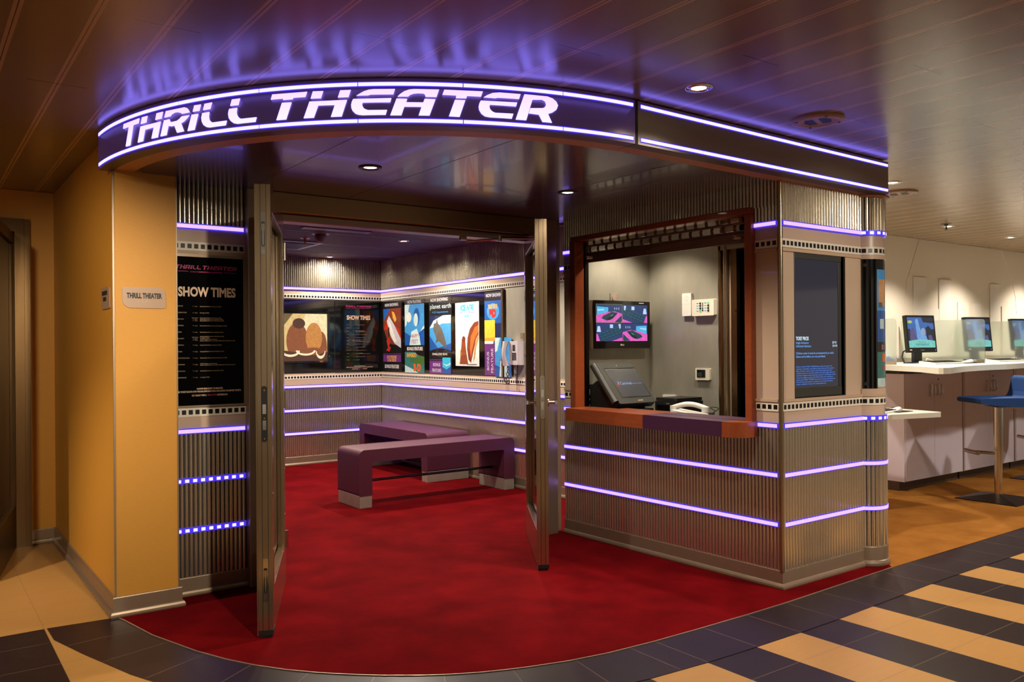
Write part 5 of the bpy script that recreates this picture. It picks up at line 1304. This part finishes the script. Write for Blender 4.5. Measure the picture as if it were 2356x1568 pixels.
def pc_monitor(loc, rz, label, variant):
    t = thing('computer_monitor', label, 'monitor', loc, rz, 'computer monitors on the counter')
    tilt = math.radians(6); V = Vector((0, math.sin(tilt), math.cos(tilt))); Fm = (Vector((-.185, -.05, .105)), Vector((1, 0, 0)), V)
    mb = MB('black_plastic'); mb.slab(*Fm, rrect(0, .37, 0, .355, .006, 3), -.035, 0); mb.build('casing', t, True, bevel=.004)
    mb = MB('sc_blue'); mb.rect(*Fm, .018, .352, .045, .335, .0006)
    def S(m, pts, k): mb.use(m); mb.flat(*Fm, [(.018 + .334*x, .045 + .29*y) for x, y in pts], .0006 + .0002*k)
    S('sc_dark', R_(0, .22, .22, .62), 1); S('sc_violet', [(.06, .22), (.08, .62), (.22, .66), (.32, .30), (.30, .22)], 2); S('sc_dark', [(.70, .22), (.68, .66), (.80, .72), (.90, .60), (1, .62), (1, .22)], 1)
    S('sc_light', [(.34, .22), (.30, .92), (.40, .95), (.52, .40), (.74, .22)], 2); S('sc_skin', ellipse(.58, .52, .09, .13, 16), 3); S('sc_light', [(.44, .22), (.50, .42), (.66, .40), (.74, .22)], 4); S('sc_dark', ellipse(.80, .54, .07, .10, 14), 3); S('sc_yellow', ellipse(.10, .85, .09, .05, 14), 2); S('sc_violet', [(.78, .22), (.76, .40), (.88, .42), (.94, .22)], 4)
    S('sc_dark', [(.55, 1), (.60, .84), (1, .80), (1, 1)], 1)
    S('sc_teal', [(0, 0), (0, .22)] + [(i/12, .22 + .05*math.sin(PI*i/12)) for i in range(1, 12)] + [(1, .22), (1, 0)], 5)
    mb.use('sc_red'); write(mb, 'SHOW US', *Fm, .185, .092, .010, .08, .02, 'c', .002)
    mb.use('sc_deep'); write(mb, 'YOUR POKER FACE!', *Fm, .185, .066, .018, .17, .02, 'c', .002); mb.build('display', t, True)
    mb = MB('pale_ink'); write(mb, 'ViewSonic', *Fm, .185, .018, .009, .05, .0, 'c'); mb.rect(*Fm, .02, .05, .018, .028, .0006); mb.use('blue_led'); mb.flat(*Fm, ellipse(.348, .022, .005, .005, 10), .001); mb.build('bezel_marks', t, True)
    mb = MB('black_plastic'); mb.rbox(-.05, .05, .0, .045, .012, .24, .01); mb.lathe([(0, .014), (.10, .012), (.115, .006), (.118, 0), (0, 0)], (0, .01), 28); mb.build('stand', t, True, bevel=.003)
    return t
for nm, c, s in (('sc_blue', (62, 112, 190), .8), ('sc_dark', (28, 34, 56), .8), ('sc_violet', (96, 88, 140), .8), ('sc_light', (116, 168, 226), .9), ('sc_skin', (150, 170, 200), .9), ('sc_yellow', (196, 206, 120), .8), ('sc_teal', (120, 206, 196), .9), ('sc_red', (160, 60, 80), .8), ('sc_deep', (40, 120, 170), .8)): screen(nm, c, s)
m1 = pc_monitor((7.84, 4.18, 1.1595), math.radians(-14), 'first black monitor on the counter, left of the frosted glass divider', 0)
dup(m1, (9.02, 4.20, 1.1595), math.radians(-14), 'black monitor partly behind the frosted glass divider on the counter')
dup(m1, (10.16, 4.24, 1.1595), math.radians(-14), 'black monitor at the right edge of the picture behind frosted glass')
for i, (mx, my) in enumerate(((7.84, 4.18),)):
    t = thing('monitor_cables', 'black and white cables hanging behind the first monitor on the counter', 'cable', (mx-.1, my+.1, 1.1595))
    mb = MB('cable'); mb.tube([(mx-.12, my+.03, 1.30), (mx-.17, my+.06, 1.27), (mx-.21, my+.05, 1.22), (mx-.22, my+.02, 1.165)], .007, 6); mb.build('power_cord', t)
    mb = MB('white_cable'); mb.tube([(mx+.05, my+.06, 1.23), (mx+.20, my+.10, 1.20), (mx+.24, my+.06, 1.165), (mx+.30, my+.08, 1.20), (mx+.36, my+.02, 1.166)], .005, 6); mb.build('signal_cord', t)
def divider(x, y0, label):
    t = thing('glass_divider', label, 'divider', (x, y0, 1.1595), 0, 'frosted glass dividers')
    mb = MB('frosted_glass'); mb.slab((-.004, 0, 0), (0, 1, 0), (0, 0, 1), rrect(0, 4.57-y0, .0, .415, .02, 5, (.002, .002, .002, .03)), 0, .008); mb.build('pane', t, True)
    mb = MB('stainless_smooth'); mb.box(-.010, -.005, .01, .10, 0, .035); mb.box(.005, .010, .01, .10, 0, .035); mb.build('clamp', t, True)
divider(8.23, 3.75, 'frosted glass divider between the first and second monitors')
divider(9.32, 3.85, 'frosted glass divider at the right edge of the picture')
divider(7.16, 4.02, 'frosted glass divider at the left end of the counter by the booth corner')
t = thing('tent_card', 'white tent card with a blue base standing at the left end of the counter', 'card', (7.70, 4.42, 1.1595))
mb = MB('white_paper'); mb.slab((7.63, 4.40, 1.1595), (1, 0, 0), (0, .12, 1), [(0, 0), (.16, 0), (.06, .30), (.05, .30)], -.002, 0); mb.use('pt_deep'); mb.slab((7.63, 4.40, 1.1595), (1, 0, 0), (0, .12, 1), [(.02, .004), (.158, .004), (.14, .055), (.10, .06), (.08, .075), (.055, .06), (.02, .055)], 0, .001); mb.build('card', t)

# ------------------------------------------------------------------ BAR STOOLS
def stool(loc, rz, label):
    """local -x is the front of the seat"""
    t = thing('bar_stool', label, 'bar stool', loc, rz, 'blue bar stools')
    prof = [(-.245, .838), (-.20, .822), (.0, .812), (.19, .806), (.27, .800), (.33, .812)]
    out = [(-.25, .862), (-.248, .846), (-.235, .836), (-.10, .818), (.05, .812), (.17, .806), (.225, .800), (.26, .806), (.275, .83), (.285, .90), (.30, 1.03), (.30, 1.055), (.285, 1.062), (.25, 1.062), (.23, 1.055), (.222, 1.03), (.20, .93), (.185, .895), (.165, .882), (.05, .886), (-.10, .884), (-.22, .880), (-.243, .874)]
    mb = MB('blue_fabric'); mb.slab((0, 0, 0), (1, 0, 0), (0, 0, 1), out, -.20, .20); mb.build('seat_shell', t, True, bevel=.02, seg=3)
    mb = MB('stainless_smooth'); mb.box(-.06, .16, -.10, .10, .798, .806); mb.cyl((0, 0, .36), (0, 0, .80), .037, n=24); mb.cyl((.05, .0, .792), (.12, -.06, .790), .006, n=8); mb.build('sleeve', t, True)
    mb = MB('stainless_smooth'); mb.cyl((0, 0, .04), (0, 0, .37), .031, n=24); mb.build('post', t, True)
    mb = MB('stainless_smooth'); mb.tube([(-.03, 0, .40), (-.22, 0, .415)], .014, 10); mb.tube([(-.225, -.11, .415), (-.225, .11, .415)], .017, 12); mb.build('footrest', t, True)
    mb = MB('dark_metal'); s = .25
    vs = []
    a = -rz
    for cx, cy in ((-s, -s), (s, -s), (s, s), (-s, s)):
        x, y = cx*math.cos(a) - cy*math.sin(a), cx*math.sin(a) + cy*math.cos(a); vs += [(x, y, .004), (x, y, .012)]
    n0 = [vs[0], vs[2], vs[4], vs[6]]; n1 = [vs[1], vs[3], vs[5], vs[7]]; ap = [(q[0]*.10, q[1]*.10, .052) for q in n1]
    mb.add(n0 + n1 + ap, [(3, 2, 1, 0)] + [(i, (i+1) % 4, 4+(i+1) % 4, 4+i) for i in range(4)] + [(4+i, 4+(i+1) % 4, 8+(i+1) % 4, 8+i) for i in range(4)] + [(8, 9, 10, 11)]); mb.build('base_plate', t, True)
    return t
s0 = stool((7.60, 3.36, 0), math.radians(-38), 'blue low-back bar stool with a square steel base in front of the cabinets')
dup(s0, (9.10, 3.56, 0), math.radians(-38), 'bar stool at the right edge, only the tip of its steel base showing')

# ------------------------------------------------------------------ LIGHT, WORLD, CAMERA
w = bpy.data.worlds.new('hall_ambience'); SC.world = w; w.use_nodes = True
wt = w.node_tree; bg = wt.nodes['Background']
tc = wt.nodes.new('ShaderNodeTexCoord'); nz = wt.nodes.new('ShaderNodeTexNoise'); nz.inputs['Scale'].default_value = 3.1; nz.inputs['Detail'].default_value = 1.
mp = wt.nodes.new('ShaderNodeMapping'); mp.inputs['Scale'].default_value = (1, 1, .45); wt.links.new(tc.outputs['Generated'], mp.inputs[0]); wt.links.new(mp.outputs[0], nz.inputs['Vector'])
rp = wt.nodes.new('ShaderNodeValToRGB'); wt.links.new(nz.outputs['Fac'], rp.inputs[0])
rp.color_ramp.elements[0].position = .42; rp.color_ramp.elements[0].color = (.02, .014, .01, 1)
rp.color_ramp.elements[1].position = .66; rp.color_ramp.elements[1].color = (1., .82, .62, 1)
wt.links.new(rp.outputs[0], bg.inputs[0]); bg.inputs[1].default_value = .62

cam = bpy.data.cameras.new('camera'); co = bpy.data.objects.new('camera', cam); COL.objects.link(co)
f_px, yaw, roll, sy_ = 1919.5, math.radians(35.951), math.radians(-.431), 12.4
cam.sensor_fit = 'HORIZONTAL'; cam.sensor_width = 36.; cam.lens = f_px/2356*36.; cam.shift_y = sy_/2356; cam.clip_start = .05; cam.clip_end = 100
c_, s_ = math.cos(yaw), math.sin(yaw)
right = Vector((c_, -s_, 0)); down = Vector((0, 0, -1)); fwd = Vector((s_, c_, 0))
cr, sr = math.cos(roll), math.sin(roll)
r2 = right*cr - down*sr; d2 = right*sr + down*cr
m3 = Matrix((r2, -d2, -fwd)).transposed()
co.matrix_world = Matrix.Translation((0, 0, 1.35)) @ m3.to_4x4()
SC.camera = co
SC.view_settings.view_transform = 'Standard'; SC.view_settings.look = 'None'; SC.view_settings.exposure = 0.; SC.view_settings.gamma = 1.
cy = SC.cycles
cy.use_denoising = True
try: cy.denoiser = 'OPENIMAGEDENOISE'
except Exception: pass
cy.max_bounces = 8; cy.diffuse_bounces = 3; cy.glossy_bounces = 4; cy.transmission_bounces = 6; cy.transparent_max_bounces = 10
cy.caustics_reflective = False; cy.caustics_refractive = False; cy.sample_clamp_indirect = 6.
